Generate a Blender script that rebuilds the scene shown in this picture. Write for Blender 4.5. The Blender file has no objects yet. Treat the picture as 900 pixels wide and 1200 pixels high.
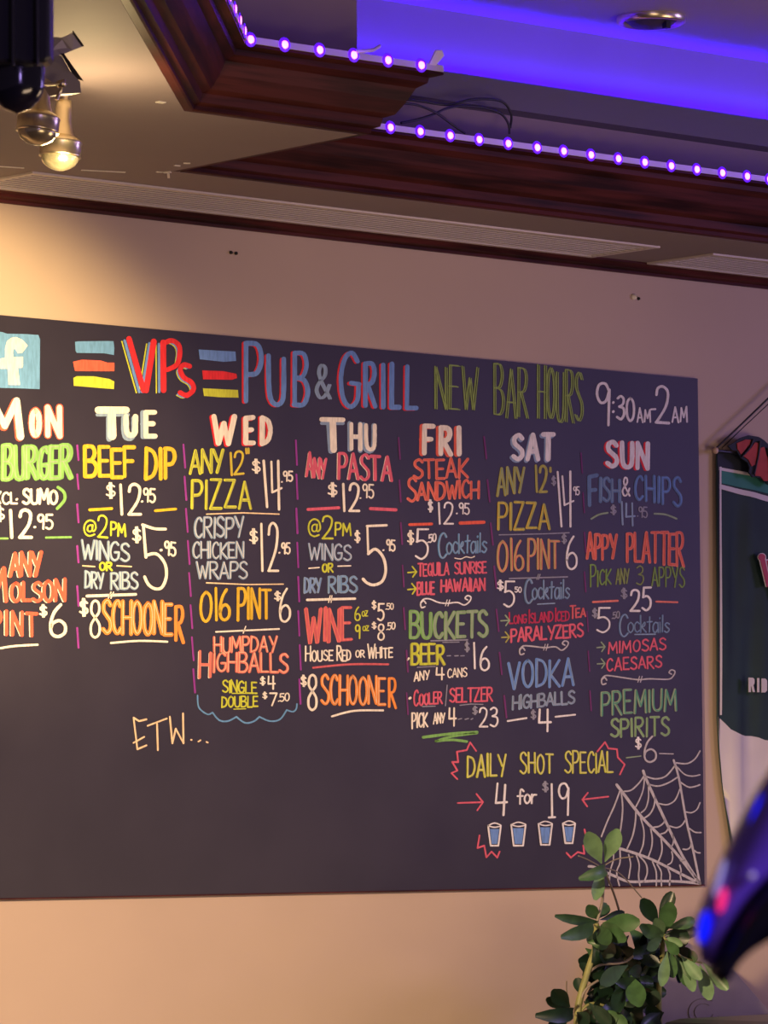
import bpy, bmesh, math, random
from mathutils import Vector
from mathutils.geometry import tessellate_polygon
from math import sin, cos, pi, radians, hypot
random.seed(7)
S = bpy.context.scene
COL = S.collection
# ------------------------------------------------------------------ camera
FPX, YAW, PIT, ROL = 5175.0, radians(42.235), radians(4.21), radians(-.49)
CAM = Vector((0, -7.0, 1.6))
_f = Vector((sin(YAW)*cos(PIT), cos(YAW)*cos(PIT), sin(PIT)))
_r = Vector((cos(YAW), -sin(YAW), 0)); _u = _r.cross(_f)
RT = _r*cos(ROL) + _u*sin(ROL); UP = _u*cos(ROL) - _r*sin(ROL); FW = _f
cd = bpy.data.cameras.new('camera'); cam = bpy.data.objects.new('camera', cd); COL.objects.link(cam)
from mathutils import Matrix
M3 = Matrix((RT, UP, -FW)).transposed()
cam.matrix_world = Matrix.Translation(CAM) @ M3.to_4x4()
cd.sensor_fit = 'VERTICAL'; cd.sensor_height = 36; cd.lens = FPX/1200*36
cd.clip_start = .05
cd.dof.use_dof = True; cd.dof.focus_distance = 9.3; cd.dof.aperture_fstop = 30
S.camera = cam
S.view_settings.view_transform = 'Standard'; S.view_settings.look = 'None'
S.view_settings.gamma = 1; S.view_settings.exposure = 0.0; S.view_settings.use_curve_mapping = False
# ------------------------------------------------------------------ light
W = bpy.data.worlds.new('world'); S.world = W; W.use_nodes = True
W.node_tree.nodes['Background'].inputs[0].default_value = (.42, .30, .46, 1)
W.node_tree.nodes['Background'].inputs[1].default_value = .12
def lamp(kind, loc, target, power, color, size=.1, angle=60, blend=.5, sy=None):
    l = bpy.data.lights.new('lamp', kind); l.energy = power; l.color = color
    if kind == 'AREA':
        l.size = size
        if sy: l.shape = 'RECTANGLE'; l.size_y = sy
    else: l.shadow_soft_size = size
    if kind == 'SPOT': l.spot_size = radians(angle); l.spot_blend = blend
    o = bpy.data.objects.new('lamp', l); COL.objects.link(o); o.location = loc
    if target is not None: o.rotation_euler = (Vector(target)-Vector(loc)).to_track_quat('-Z', 'Y').to_euler()
    return o
WARM = (1, .70, .36)
# warm pub lamps that wash the board and wall, with two added fills
lamp('SPOT', (2.6, -2.6, 2.6), (5.35, 0, 1.05), 1150, (1, .69, .40), .10, 50, .55)
lamp('SPOT', (5.2, -2.4, 2.2), (6.45, 0, 2.70), 34, (1, .66, .42), .10, 34, 1)
lamp('AREA', (7.3, -3.2, 1.3), (5.4, 0, 1.5), 24, (1, .68, .44), 1.2, sy=1.0)  # added out of view for warm glare on the board's left
lamp('POINT', (1.6, -6.6, 2.1), None, 38.0, (.50, .34, 1), .15)  # added violet fill beside the camera to brighten the party light
lamp('AREA', (3.5, -5.0, 1.2), (5.8, 0, 1.4), 22, (1, .70, .46), 1.6, sy=.5)
# track spot beyond the left edge that strikes the top left of the wall
lamp('SPOT', (4.45, -1.0, 2.70), (5.14, 0, 2.42), 210, (1, .71, .32), .04, 48, .6)
# the room's blue and violet light, given by out-of-view area fills
lamp('AREA', (10.2, -3.0, 2.6), (7.5, 0, 2.5), 36, (.48, .34, 1), 1.2, sy=.8)  # unseen violet fill, placed for a blue sheen on the board
lamp('AREA', (7.6, -3.6, 2.3), (7.0, -.6, 3.3), 2, (.22, .06, 1), .8, sy=.5)
# ------------------------------------------------------------------ helpers
def ray(x, y): return FW + RT*((x-450)/FPX) - UP*((y-600)/FPX)
def PY(x, y, Y=0.0):
    d = ray(x, y); return CAM + d*((Y-CAM.y)/d.y)
def PZ(x, y, Z):
    d = ray(x, y); return CAM + d*((Z-CAM.z)/d.z)
def PD(x, y, D): return CAM + ray(x, y)*D
ORG = {}
def link(o, parent=None, at=(0, 0, 0)):
    COL.objects.link(o); p = Vector(at); o.parent = parent
    ORG[o.name] = p
    o.location = p - (ORG[parent.name] if parent else Vector((0, 0, 0)))
    return o
def tag(o, label=None, cat=None, group=None, kind=None):
    if label: o['label'] = label
    if cat: o['category'] = cat
    if group: o['group'] = group
    if kind: o['kind'] = kind
    return o
def empty(name, at, label, cat, group=None):
    o = bpy.data.objects.new(name, None); o.empty_display_size = .05
    link(o, None, at); return tag(o, label, cat, group)
class MB:
    def __init__(s): s.v = []; s.f = []; s.sm = []
    def add(s, vs, fs, smooth=False):
        n = len(s.v); s.v += [Vector(v) for v in vs]; s.f += [tuple(i+n for i in f) for f in fs]; s.sm += [smooth]*len(fs)
        return s
    def box(s, a, b):
        x0, y0, z0 = a; x1, y1, z1 = b
        return s.add([(x0,y0,z0),(x1,y0,z0),(x1,y1,z0),(x0,y1,z0),(x0,y0,z1),(x1,y0,z1),(x1,y1,z1),(x0,y1,z1)],
              [(0,3,2,1),(4,5,6,7),(0,1,5,4),(1,2,6,5),(2,3,7,6),(3,0,4,7)])
    def prism(s, pts, d):
        n = len(pts); d = Vector(d); P = [Vector(p) for p in pts]
        return s.add(P+[p+d for p in P], [tuple(range(n))[::-1], tuple(range(n, 2*n))]+[(i, (i+1) % n, (i+1) % n+n, i+n) for i in range(n)])
    def tube(s, pts, r, n=8, r1=None):
        P = [Vector(p) for p in pts]; m = len(P); vs = []
        t0 = (P[1]-P[0]).normalized(); a = t0.orthogonal().normalized()
        for i, p in enumerate(P):
            t = (P[min(i+1, m-1)]-P[max(i-1, 0)]).normalized()
            a = (a - t*a.dot(t)).normalized(); b = t.cross(a)
            rr = r if r1 is None else r+(r1-r)*i/(m-1)
            vs += [p+(a*cos(2*pi*k/n)+b*sin(2*pi*k/n))*rr for k in range(n)]
        fs = [(i*n+k, i*n+(k+1) % n, (i+1)*n+(k+1) % n, (i+1)*n+k) for i in range(m-1) for k in range(n)]
        s.add(vs, fs, True); s.add(vs[:n], [tuple(range(n))[::-1]]); s.add(vs[-n:], [tuple(range(n))]); return s
    def lathe(s, p, ax, prof, n=24, smooth=True):
        ax = Vector(ax).normalized(); a = ax.orthogonal().normalized(); b = ax.cross(a); p = Vector(p)
        vs = [p+ax*h+(a*cos(2*pi*k/n)+b*sin(2*pi*k/n))*max(r, 1e-5) for h, r in prof for k in range(n)]
        return s.add(vs, [(i*n+k, i*n+(k+1) % n, (i+1)*n+(k+1) % n, (i+1)*n+k) for i in range(len(prof)-1) for k in range(n)], smooth)
    def sweep(s, path, prof):
        """prof rows (inward, up) carried along a mitred horizontal path; normals to the right of travel"""
        P = [Vector(p) for p in path]; m = len(P); vs = []
        for i in range(m):
            d0 = (P[i]-P[i-1]).normalized() if i else (P[1]-P[0]).normalized()
            d1 = (P[i+1]-P[i]).normalized() if i < m-1 else d0
            n0 = Vector((d0.y, -d0.x, 0)); n1 = Vector((d1.y, -d1.x, 0))
            nn = (n0+n1); nn = nn/(nn.dot(n0))
            vs += [P[i]+nn*a+Vector((0, 0, b)) for a, b in prof]
        k = len(prof)
        s.add(vs, [(i*k+j, (i+1)*k+j, (i+1)*k+(j+1) % k, i*k+(j+1) % k) for i in range(m-1) for j in range(k)])
        s.add(vs[:k], [tuple(range(k))]); s.add(vs[-k:], [tuple(range(k))[::-1]]); return s
    def build(s, name, mat, parent=None, at=None, bevel=0):
        o_at = ORG[parent.name] if (parent and at is None) else Vector(at or (0, 0, 0))
        me = bpy.data.meshes.new(name); me.from_pydata([v-o_at for v in s.v], [], s.f)
        me.polygons.foreach_set('use_smooth', s.sm)
        me.materials.append(mat); me.update()
        if bevel is not None and not getattr(s, 'raw', False):
            bm = bmesh.new(); bm.from_mesh(me); bmesh.ops.recalc_face_normals(bm, faces=bm.faces); bm.to_mesh(me); bm.free()
        o = bpy.data.objects.new(name, me); link(o, parent, o_at)
        if bevel:
            m = o.modifiers.new('bevel', 'BEVEL'); m.width = bevel; m.segments = 2; m.limit_method = 'ANGLE'
        return o
def mat(name, col, rough=.6, metal=0., noise=0., scale=20., bump=0., stretch=(1, 1, 1), col2=None, emit=None, es=0., spec=.5, detail=4, sheen=0, trans=0, coat=0):
    m = bpy.data.materials.new(name); m.use_nodes = True; nt = m.node_tree; b = nt.nodes['Principled BSDF']
    b.inputs['Base Color'].default_value = (*col, 1); b.inputs['Roughness'].default_value = rough
    b.inputs['Metallic'].default_value = metal; b.inputs['Specular IOR Level'].default_value = spec
    b.inputs['Coat Weight'].default_value = coat
    if trans: b.inputs['Transmission Weight'].default_value = trans
    if emit: b.inputs['Emission Color'].default_value = (*emit, 1); b.inputs['Emission Strength'].default_value = es
    if noise or bump or col2:
        tc = nt.nodes.new('ShaderNodeTexCoord'); mp = nt.nodes.new('ShaderNodeMapping'); nz = nt.nodes.new('ShaderNodeTexNoise')
        mp.inputs['Scale'].default_value = stretch; nz.inputs['Scale'].default_value = scale; nz.inputs['Detail'].default_value = detail
        nt.links.new(tc.outputs['Object'], mp.inputs[0]); nt.links.new(mp.outputs[0], nz.inputs['Vector'])
        rp = nt.nodes.new('ShaderNodeValToRGB'); c2 = col2 or tuple(c*(1-noise) for c in col)
        rp.color_ramp.elements[0].color = (*c2, 1); rp.color_ramp.elements[1].color = (*col, 1)
        rp.color_ramp.elements[0].position = .35; rp.color_ramp.elements[1].position = .62
        nt.links.new(nz.outputs['Fac'], rp.inputs[0]); nt.links.new(rp.outputs[0], b.inputs['Base Color'])
        if bump:
            bp = nt.nodes.new('ShaderNodeBump'); bp.inputs['Strength'].default_value = bump; bp.inputs['Distance'].default_value = .004
            nt.links.new(nz.outputs['Fac'], bp.inputs['Height']); nt.links.new(bp.outputs[0], b.inputs['Normal'])
    return m
# ------------------------------------------------------------------ materials
M = {}
M['wall'] = mat('wall_paint', (.50, .385, .30), .62, noise=.05, scale=3, bump=.02)
M['ceil'] = mat('ceiling_paint', (.26, .205, .215), .7, noise=.05, scale=4)
M['recess'] = mat('recess_paint', (.33, .29, .40), .6, noise=.04, scale=3)
M['dark_board'] = mat('dark_fascia', (.10, .09, .12), .6)
M['wood'] = mat('mahogany', (.080, .017, .015), .5, spec=.12, noise=.75, scale=7, stretch=(.5, .5, 9), coat=.0, bump=.05)
M['floor'] = mat('floor_boards', (.10, .06, .04), .5, noise=.4, scale=6, stretch=(1, 8, 1))
M['board'] = mat('chalkboard_paint', (.028, .024, .034), .5, noise=.2, scale=5, spec=.4)
M['white_metal'] = mat('white_enamel', (.62, .56, .54), .45)
M['slot'] = mat('vent_slot_dark', (.05, .04, .045), .7)
M['black'] = mat('black_plastic', (.012, .012, .02), .38)
M['blackgloss'] = mat('black_gloss', (.008, .008, .02), .16, coat=.4)
M['chrome'] = mat('polished_nickel', (.84, .74, .50), .28, metal=1)
M['lamp_glass'] = mat('lamp_reflector', (.74, .66, .42), .25, metal=.75, noise=.35, scale=35)
M['grey_metal'] = mat('grey_sheet_metal', (.27, .24, .23), .5, metal=.3)
M['tape'] = mat('led_tape', (.55, .50, .58), .5)
M['wire'] = mat('black_wire', (.01, .01, .012), .5)
M['chip'] = mat('white_plaster', (.8, .76, .7), .7)
M['ledcore'] = mat('led_core', (1, .8, 1), .4, emit=(1, .13, 1), es=5)
M['ledglow'] = mat('led_glow', (.2, .05, .9), .4, emit=(.09, 0, 1), es=1.0)  # blue glow; on the visible LEDs it imitates their halo
M['downlight'] = mat('downlight_baffle', (.05, .045, .05), .5)
M['stem'] = mat('green_stem', (.26, .27, .10), .5, noise=.3, scale=30)
M['petiole'] = mat('thin_petiole', (.20, .17, .14), .5)
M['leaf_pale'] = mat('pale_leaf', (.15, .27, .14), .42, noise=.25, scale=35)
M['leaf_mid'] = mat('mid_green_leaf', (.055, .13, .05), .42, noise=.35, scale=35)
M['leaf_dark'] = mat('dark_leaf', (.013, .036, .020), .36, noise=.35, scale=35)  # dark green, with shade of the dense foliage put into the colour
M['navy'] = mat('banner_navy', (.012, .018, .035), .75, noise=.2, scale=60)
M['green_cloth'] = mat('banner_green', (.010, .034, .036), .72, noise=.25, scale=9)
M['teal_cloth'] = mat('banner_teal', (.03, .20, .17), .7, noise=.15, scale=20)
M['white_cloth'] = mat('banner_white', (.62, .58, .62), .75, noise=.06, scale=12)
M['red_cloth'] = mat('red_felt', (.42, .05, .045), .75, noise=.25, scale=30)
M['pink_cloth'] = mat('banner_pink', (.40, .05, .10), .7)
M['grey_shape'] = mat('grey_shape', (.32, .28, .29), .6, noise=.15, scale=8)
M['violet_shell'] = mat('violet_gloss_shell', (.30, .16, .85), .35, coat=.4)
M['blue_spot'] = mat('blue_spot', (.02, .02, .8), .3, emit=(0, .01, 1), es=1.1)
M['red_spot'] = mat('red_spot', (.8, .02, .1), .3, emit=(1, .03, .22), es=.9)
M['white_spot'] = mat('white_spot', (.7, .7, .9), .3, emit=(.55, .5, 1), es=.4)
M['amber_spot'] = mat('pale_spot', (.7, .7, .8), .3, emit=(.8, .65, .8), es=.25)
PAINT = dict(cream=(.90, .83, .72), white=(.84, .81, .84), red=(.78, .035, .045), orangered=(.80, .13, .08), coral=(.80, .22, .17),
   orange=(.88, .29, .06), yellow=(.76, .48, .03), gold=(.70, .48, .07), lime=(.60, .64, .06), green=(.22, .47, .13), leaf=(.20, .40, .10),
   olive=(.42, .40, .10), blue=(.16, .30, .68), skyblue=(.15, .34, .62), greyblue=(.27, .38, .55), dimblue=(.13, .22, .40), pink=(.72, .13, .20), rose=(.66, .13, .15),
   magenta=(.30, .05, .34), dimmagenta=(.17, .04, .17), tan=(.55, .36, .16), palegreen=(.30, .40, .26), darkred=(.48, .04, .10), paleyellow=(.75, .68, .35), grey=(.30, .30, .38),
   peach=(.88, .66, .42), sage=(.24, .30, .10), teal=(.10, .34, .22), web=(.52, .49, .54), hours=(.30, .42, .12))
_pm = {}
def paint(c):
    if c not in _pm: _pm[c] = mat('chalk_'+c, PAINT[c], .65, noise=.20, scale=120, stretch=(1.6, 1, .35), detail=3, spec=.2)
    return _pm[c]
# ------------------------------------------------------------------ the setting
HS, HR = 2.895, 3.30           # soffit and recess ceiling heights
YL1, YL2 = -.983, -.420        # the two lips of the soffit
P1 = (4.989, YL1); P2 = (5.405, YL1); P3 = (5.425, YL2)
def struct(name, mb, m, parent=None, **k):
    o = mb.build(name, m, parent, **k)
    if not parent: o['kind'] = 'structure'
    return o
struct('wall_back', MB().box((1.5, 0, 0), (11, .12, 3.4)), M['wall'])
struct('floor', MB().box((-1.5, -9, -.05), (11, .12, 0)), M['floor'])
chP0 = (P1[0]-3.2, P1[1]-3.2)
soff = [(1.5, 0), (11, 0), (11, YL2), P3, P2, P1, chP0, (1.5, chP0[1])]
ceil = struct('ceiling', MB().prism([(x, y, HS) for x, y in soff], (0, 0, .45)), M['ceil'])
struct('ceiling.001', MB().box((1.5, -6, HR), (11, -.0, HR+.05)), M['recess'])
# hairline cracks and knocks in the soffit
for x0, y0, x1, y1, w in [(95,199,147,201.5,.006), (-4,194.5,28,196.5,.006), (183,201,190,201.5,.006), (194,201,198,202,.02), (204,193.5,211,194,.007), (215,191,223,191,.010), (184,119,193,120,.016), (197,203,198,208,.006)]:
    a, b = PZ(x0, y0, HS), PZ(x1, y1, HS); d = (b-a).normalized(); n = Vector((-d.y, d.x, 0))*w/2
    MB().prism([a-n, b-n*.6, b+n, a+n*.7], (0, 0, -.0015)).build('paint_chip', M['chip'], ceil)
for x, y in ((270, 296), (276, 297)):
    a = PY(x, y); MB().lathe(a, (0, -1, 0), [(0, .0035), (.004, .0035), (.005, .001)], 10).build('screw', M['black'], bpy.data.objects['wall_back'])
a = PY(742, 348); MB().lathe(a, (0.3, -1, 0), [(0, .007), (.006, .006), (.010, .002)], 10).build('wall_plug', M['chip'], bpy.data.objects['wall_back'])
a = PY(748, 350); MB().lathe(a, (0, -1, 0), [(0, .004), (.004, .003), (.005, .001)], 10).build('screw', M['black'], bpy.data.objects['wall_back'])
# crown strip along the wall
def along(p, q): return [(p[0], p[1], HS), (q[0], q[1], HS)]
prof_w = [(0, 0), (.036, 0), (.036, -.004), (.028, -.008), (.024, -.014), (.010, -.018), (.008, -.024), (0, -.024)]
tw = struct('trim_1', MB().sweep([(1.5, 0, HS), (11, 0, HS)], prof_w), M['wood'])
# wooden cove moulding round the recess: nothing but wood, hung on the soffit's edge, with its stepped profile
prof_c = [(0, .0005), (.014, .0005), (.018, .002), (.018, .010), (.030, .014), (.034, .030), (.050, .036), (.066, .060), (.078, .084), (.094, .094), (.096, .104), (.115, .108), (.115, .126), (.098, .126), (.098, .112), (.0, .100)]
cove1 = struct('trim_2', MB().sweep([(chP0[0], chP0[1], HS), (P1[0], P1[1], HS), (P2[0], P2[1], HS), (P3[0], P3[1]+.0, HS)], prof_c), M['wood'])
cove2 = struct('trim_3', MB().sweep([(P3[0]+.02, P3[1], HS), (11, P3[1], HS)], prof_c), M['wood'])
# upper fascia: a dark board that hides a second strip of lights, which graze the riser behind it
YF = YL2-.055
struct('trim_4', MB().prism([(P3[0]+.02, YF, 3.100), (P3[0]+.02, YF, 3.160), (P3[0]+.02, YF+.010, 3.160), (P3[0]+.02, YF+.010, 3.110), (P3[0]+.02, YL2, 3.110), (P3[0]+.02, YL2, 3.100)], (5.6, 0, 0)), M['dark_board'])
# ------------------------------------------------------------------ LED tapes
def led_strip(pts, positions, label, tape_pts, group=None, facing=(0, -1, 0)):
    c = Vector(positions[0]); root = empty('led_strip', c, label, 'light strip', group)
    n = Vector(facing)
    mb = MB()
    for a, b in zip(tape_pts[:-1], tape_pts[1:]):
        a, b = Vector(a), Vector(b)
        mb.prism([a+Vector((0, 0, -.006)), b+Vector((0, 0, -.006)), b+Vector((0, 0, .006)), a+Vector((0, 0, .006))], n*.0025)
    mb.build('tape', M['tape'], root)
    for p in positions:
        p = Vector(p)+n*.003
        l = MB().lathe(p, n, [(0, .0135), (.0015, .0130), (.0022, .008)], 14).build('led', M['ledglow'], root)  # oversized glowing disc, stands for the blue halo round each LED
        MB().lathe(p+n*.003, n, [(-.002, .0074), (.0, .0068), (.001, .003), (.0012, 0)], 12).build('chip', M['ledcore'], l)
        lamp('POINT', p+n*.03+Vector((0, 0, .01)), None, LEDP, (.16, .02, 1), .012)
    return root
LEDP = .035; HIDP = 1.35
ZL = HS+.119
y1 = YL1-.116; y2 = YL2-.116
l1 = [(290,42),(332,49),(373,56),(413,62),(453,68),(492,74)]
pos1 = [Vector((PY(x, y, y1).x, y1, ZL)) for x, y in l1]
pos1[0].x += .004
led_strip(None, pos1, 'short run of violet LED tape on the corner of the nearer wooden cove', [(pos1[0].x-.012, y1, ZL), (PY(519, 79, y1).x, y1, ZL)])
dch = Vector((1, 1, 0)).normalized(); nch = Vector((1, -1, 0)).normalized()
q1 = Vector((P1[0]+.414*.116, y1, ZL))
posc = [q1-dch*s for s in (.085, .185, .29, .40, .52, .64, .76)]
led_strip(None, posc, 'violet LED tape on the slanting arm of the wooden cove at the top edge', [q1-dch*.02, q1-dch*1.2], facing=nch)
l2 = [456,491,526,560,594,628,659,691,723,754,785,815,845,874,900]
pos2 = [Vector((PY(x, 147+(x-456)*.1407, y2).x, y2, ZL)) for x in l2]
dx = pos2[-1].x-pos2[-2].x
pos2 += [Vector((pos2[-1].x+.085*k, y2, ZL)) for k in range(1, 6)]
led_strip(None, pos2, 'long run of violet LED tape on the farther wooden cove above the vents', [(pos2[0].x-.045, y2, ZL), (8.6, y2, ZL)])
# a torn end of tape and its loose connector
root = empty('tape_connector', PY(508, 72, y1), 'white loose connector at the end of the short LED tape', 'connector')
a = PY(505, 79, y1)+Vector((0, 0, .004)); b = PY(513, 62, y1)
MB().prism([a+Vector((-.008, -.004, 0)), a+Vector((.010, -.004, 0)), b+Vector((.014, -.004, -.004)), b+Vector((.008, -.004, .006)), b+Vector((-.006, -.004, .004))], (0, .006, 0)).build('plug', M['chip'], root, bevel=.0015)
MB().tube([PY(417, 60, y1-.004), PY(427, 60, y1-.012), PY(438, 58.5, y1-.014), PY(445, 54, y1-.012)], .0035, 6).build('loose_end', M['tape'], root)
# lights hidden behind the dark fascia
hid = empty('led_strip', (6.5, YL2-.03, 3.116), 'hidden violet LED tape behind the dark upper fascia, lighting the riser blue', 'light strip')
MB().box((P3[0]+.05, YL2-.032, 3.110), (8.6, YL2-.022, 3.1125)).build('tape', M['tape'], hid)
k = 0
x = P3[0]+.03
while x < 8.3:
    MB().lathe((x, YL2-.027, 3.1125), (0, 0, 1), [(0, .005), (.002, .004), (.0025, 0)], 8).build('led', M['ledglow'], hid)
    lamp('POINT', (x, YL2-.036, 3.128), None, HIDP, (.04, .0, 1), .012)
    x += .088
# ------------------------------------------------------------------ ceiling vents
def vent(x0, x1, y0, y1, label, nslat=9):
    root = empty('ceiling_vent', ((x0+x1)/2, (y0+y1)/2, HS), label, 'vent', 'linear ceiling vents along the wall')
    z0, z1 = HS-.004, HS; w = .014
    MB().box((x0+w, y0+w, HS-.0009), (x1-w, y1-w, HS-.0002)).build('backing', M['slot'], root)
    fr = MB()
    for a, b in (((x0, y0), (x1, y0+w)), ((x0, y1-w), (x1, y1)), ((x0, y0+w), (x0+w, y1-w)), ((x1-w, y0+w), (x1, y1-w))):
        fr.box((a[0], a[1], z0), (b[0], b[1], z1))
    fr.build('frame', M['white_metal'], root)
    st = (y1-y0-2*w)/nslat
    for k in range(nslat):
        yy = y0+w+st*(k+.5)
        MB().prism([(x0+w, yy-st*.26, HS-.0010), (x0+w, yy+st*.20, HS-.0010), (x0+w, yy+st*.14, HS-.0026), (x0+w, yy-st*.26, HS-.0026)], (x1-x0-2*w, 0, 0)).build('slat', M['white_metal'], root)
a = PZ(37, 201, HS); b = PZ(770, 289, HS)
vent(a.x, b.x, -.250, -.036, 'long white linear ceiling vent with lengthwise slats above the left part of the chalkboard')
a = PZ(833, 297, HS)
vent(a.x, a.x+1.75, -.243, -.034, 'second white linear ceiling vent, cut off by the right edge of the picture', 9)
# ------------------------------------------------------------------ black wires in the recess above the cove
def catm(P, n=6):
    P = [Vector(p) for p in P]; out = []
    for i in range(len(P)-1):
        a = P[max(i-1, 0)]; b = P[i]; c = P[i+1]; d = P[min(i+2, len(P)-1)]
        for k in range(n):
            t = k/n; out.append(.5*((2*b)+(c-a)*t+(2*a-5*b+4*c-d)*t*t+(3*b-a-3*c+d)*t**3))
    out.append(P[-1]); return out
yw = YL2-.085
MB().tube(catm([PY(x, y, yw) for x, y in [(470,117),(492,118),(515,122),(530,122),(550,117),(572,116),(590,120),(599,134),(598,150)]]), .0028, 6).build('wire_loop', M['wire'], None, at=PY(598, 155, yw))
o = bpy.data.objects['wire_loop']; tag(o, 'black wire looping from the wooden corner up and down to the LED tape, outer loop', 'wire')
o2 = MB().tube(catm([PY(x, y, yw-.008) for x, y in [(470,144),(490,140),(508,134),(524,127),(545,124),(570,127),(588,134),(596,146),(597,157)]]), .0028, 6).build('wire_loop', M['wire'], None, at=PY(597, 157, yw)); tag(o2, 'black wire of the inner loop, rising from the LED tape and crossing the other wires', 'wire')
o3 = MB().tube(catm([PY(x, y, yw-.014) for x, y in [(466,121),(484,122),(500,127),(514,134),(530,146),(545,156)]]), .0026, 6).build('loose_wire', M['wire'], None, at=PY(545, 156, yw)); tag(o3, 'thin black wire slanting down from the wooden corner to the LED tape', 'wire')
# ------------------------------------------------------------------ recessed downlight in the recess ceiling
c = PZ(763, 20, HR)
root = empty('downlight', c, 'round dark downlight with a shiny rim on the violet recess ceiling', 'ceiling light')
MB().lathe(c, (0, 0, -1), [(0, .072), (.012, .072), (.016, .066), (.014, .060), (.004, .058)], 36).build('trim_ring', M['chrome'], root)
MB().lathe(c, (0, 0, -1), [(.003, .060), (.020, .040), (.026, .0)], 28).build('baffle', M['downlight'], root)
MB().box((c.x-.006, c.y-.050, HR-.030), (c.x+.006, c.y-.038, HR-.016)).build('catch', M['black'], root)
# ------------------------------------------------------------------ spotlights at the top left
def pxr(n, P): return n*(P-CAM).dot(FW)/FPX
def head(x0, y0, x1, y1, Y, rp, label):
    a, b = PY(x0, y0, Y), PY(x1, y1, Y); ax = b-a; L = ax.length; r = pxr(rp, a)
    root = empty('spotlight', (a.x-.02, a.y, HS), label, 'spotlight')
    MB().lathe(a, ax, [(0, 0), (0, r*.36), (L*.12, r*.40), (L*.30, r*.44), (L*.42, r*.52), (L*.52, r*.64)], 28).build('neck', M['chrome'], root)
    MB().lathe(a, ax, [(L*.50, r*.60), (L*.53, r*.80), (L*.575, r*.98), (L*.60, r*1.03), (L*.62, r*1.0), (L*.78, r*.99), (L*.80, r*1.02), (L*.81, r*.90)], 32).build('collar', M['chrome'], root)
    MB().lathe(a, ax, [(L*.80, r*.90), (L*.85, r*.88), (L*.91, r*.76), (L*.96, r*.52), (L*.99, r*.26), (L, 0)], 32).build('lamp_bulb', M['lamp_glass'], root)
    MB().tube([a+ax.normalized()*.01, a-ax.normalized()*.01, Vector((a.x-.02, a.y, HS))], .007, 8).build('stem', M['chrome'], root)
    return a, b
YS = -1.38
head(50, 92, 42, 170, YS, 25, 'stepped polished metal spotlight under the black dome, left of the pair')
head(75, 118, 69, 200, YS+.30, 24.5, 'stepped polished metal spotlight hanging lowest, right of the pair')
# grey barn-door box beside them
Yb = -1.72
root = empty('barn_door_light', (PY(70, 60, Yb).x, Yb, HS), 'grey angular barn-door spotlight housing behind the polished spotlights', 'spotlight')
def plate(pts, name, m, th=.003, parent=root):
    q = [PY(x, y, Yb+dy) for x, y, dy in pts]; n = (q[1]-q[0]).cross(q[2]-q[0]).normalized()*th
    if n.dot(FW) < 0: n = -n
    return MB().prism(q, n).build(name, m, parent)
plate([(50, 44, 0), (66, 43.5, 0), (72, 44, 0), (78, 42, .0), (86, 38, .0), (98, 54, .03), (85, 59, .02), (73, 64, .01), (50, 70, 0)], 'flap', M['grey_metal'])
plate([(72, 64, -.01), (76, 64, -.01), (98, 95, .03), (88, 92, .03)], 'flap', M['black'])
plate([(85.5, 38, -.004), (87, 38, -.004), (98.5, 54, .026), (96.5, 54.5, .026)], 'edge', M['black'])
plate([(50, 66, .02), (72, 65, .02), (82, 83, .02), (94, 96, .02), (95, 109, .02), (72, 110, .02), (66, 100, .02), (55, 92, .02), (50, 84, .02)], 'housing', M['grey_metal'], .03)
MB().tube([PY(50, 99, Yb-.01), PY(72, 98.5, Yb-.01)], .0022, 6).build('wire_arm', M['chrome'], root)
MB().tube([PY(72, 98.5, Yb-.01), PY(71, 106, Yb), PY(66, 117, Yb)], .003, 6).build('wire_arm', M['chrome'], root)
MB().lathe(PY(72, 98, Yb-.01), (0, -1, 0), [(-.006, .006), (.006, .006), (.007, 0)], 12).build('thumb_screw', M['chrome'], root)
MB().tube([PY(56, 66, Yb+.01), (PY(56, 66, Yb).x, Yb+.01, HS)], .007, 8).build('stem', M['grey_metal'], root)
lamp('POINT', PZ(120, 88, HS)+Vector((-.05, 0, -.20)), None, 6.5, (1, .74, .36), .05)
# near black stage fixture, out of focus
D = 4.6
def Q(x, y, d=D): return PD(x, y, d)
root = empty('stage_light', Q(20, -30), 'out-of-focus black box-shaped fixture with a round dome below, top left corner', 'stage light')
n = FW*.05
body = [(-70, -160), (58.5, -160), (59, 66), (56, 72), (46, 73), (38, 75), (26, 75), (20, 73), (-70, 75)]
MB().prism([Q(x, y) for x, y in body], n).build('body', M['black'], root, bevel=.004)
MB().prism([Q(x, y, D-.01) for x, y in [(40, -160), (44, -160), (45, 76), (42, 77)]], FW*.012).build('rib', M['black'], root, bevel=.001)
MB().prism([Q(x, y, D-.01) for x, y in [(12, -160), (16, -160), (17, 77), (13, 77)]], FW*.012).build('rib', M['black'], root, bevel=.001)
ct = Q(19, 100, D+.05)
MB().lathe(ct+UP*.05, -UP, [(0, .029), (.03, .030), (.050, .030), (.058, .0285), (.066, .024), (.075, .015), (.080, .0)], 32).build('dome', M['blackgloss'], root)
tp = Q(0, -160, D+.08); MB().tube([tp-Vector((0, 0, .02)), (tp.x, tp.y, HS+.4)], .018, 12).build('mounting_pole', M['black'], root)
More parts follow.
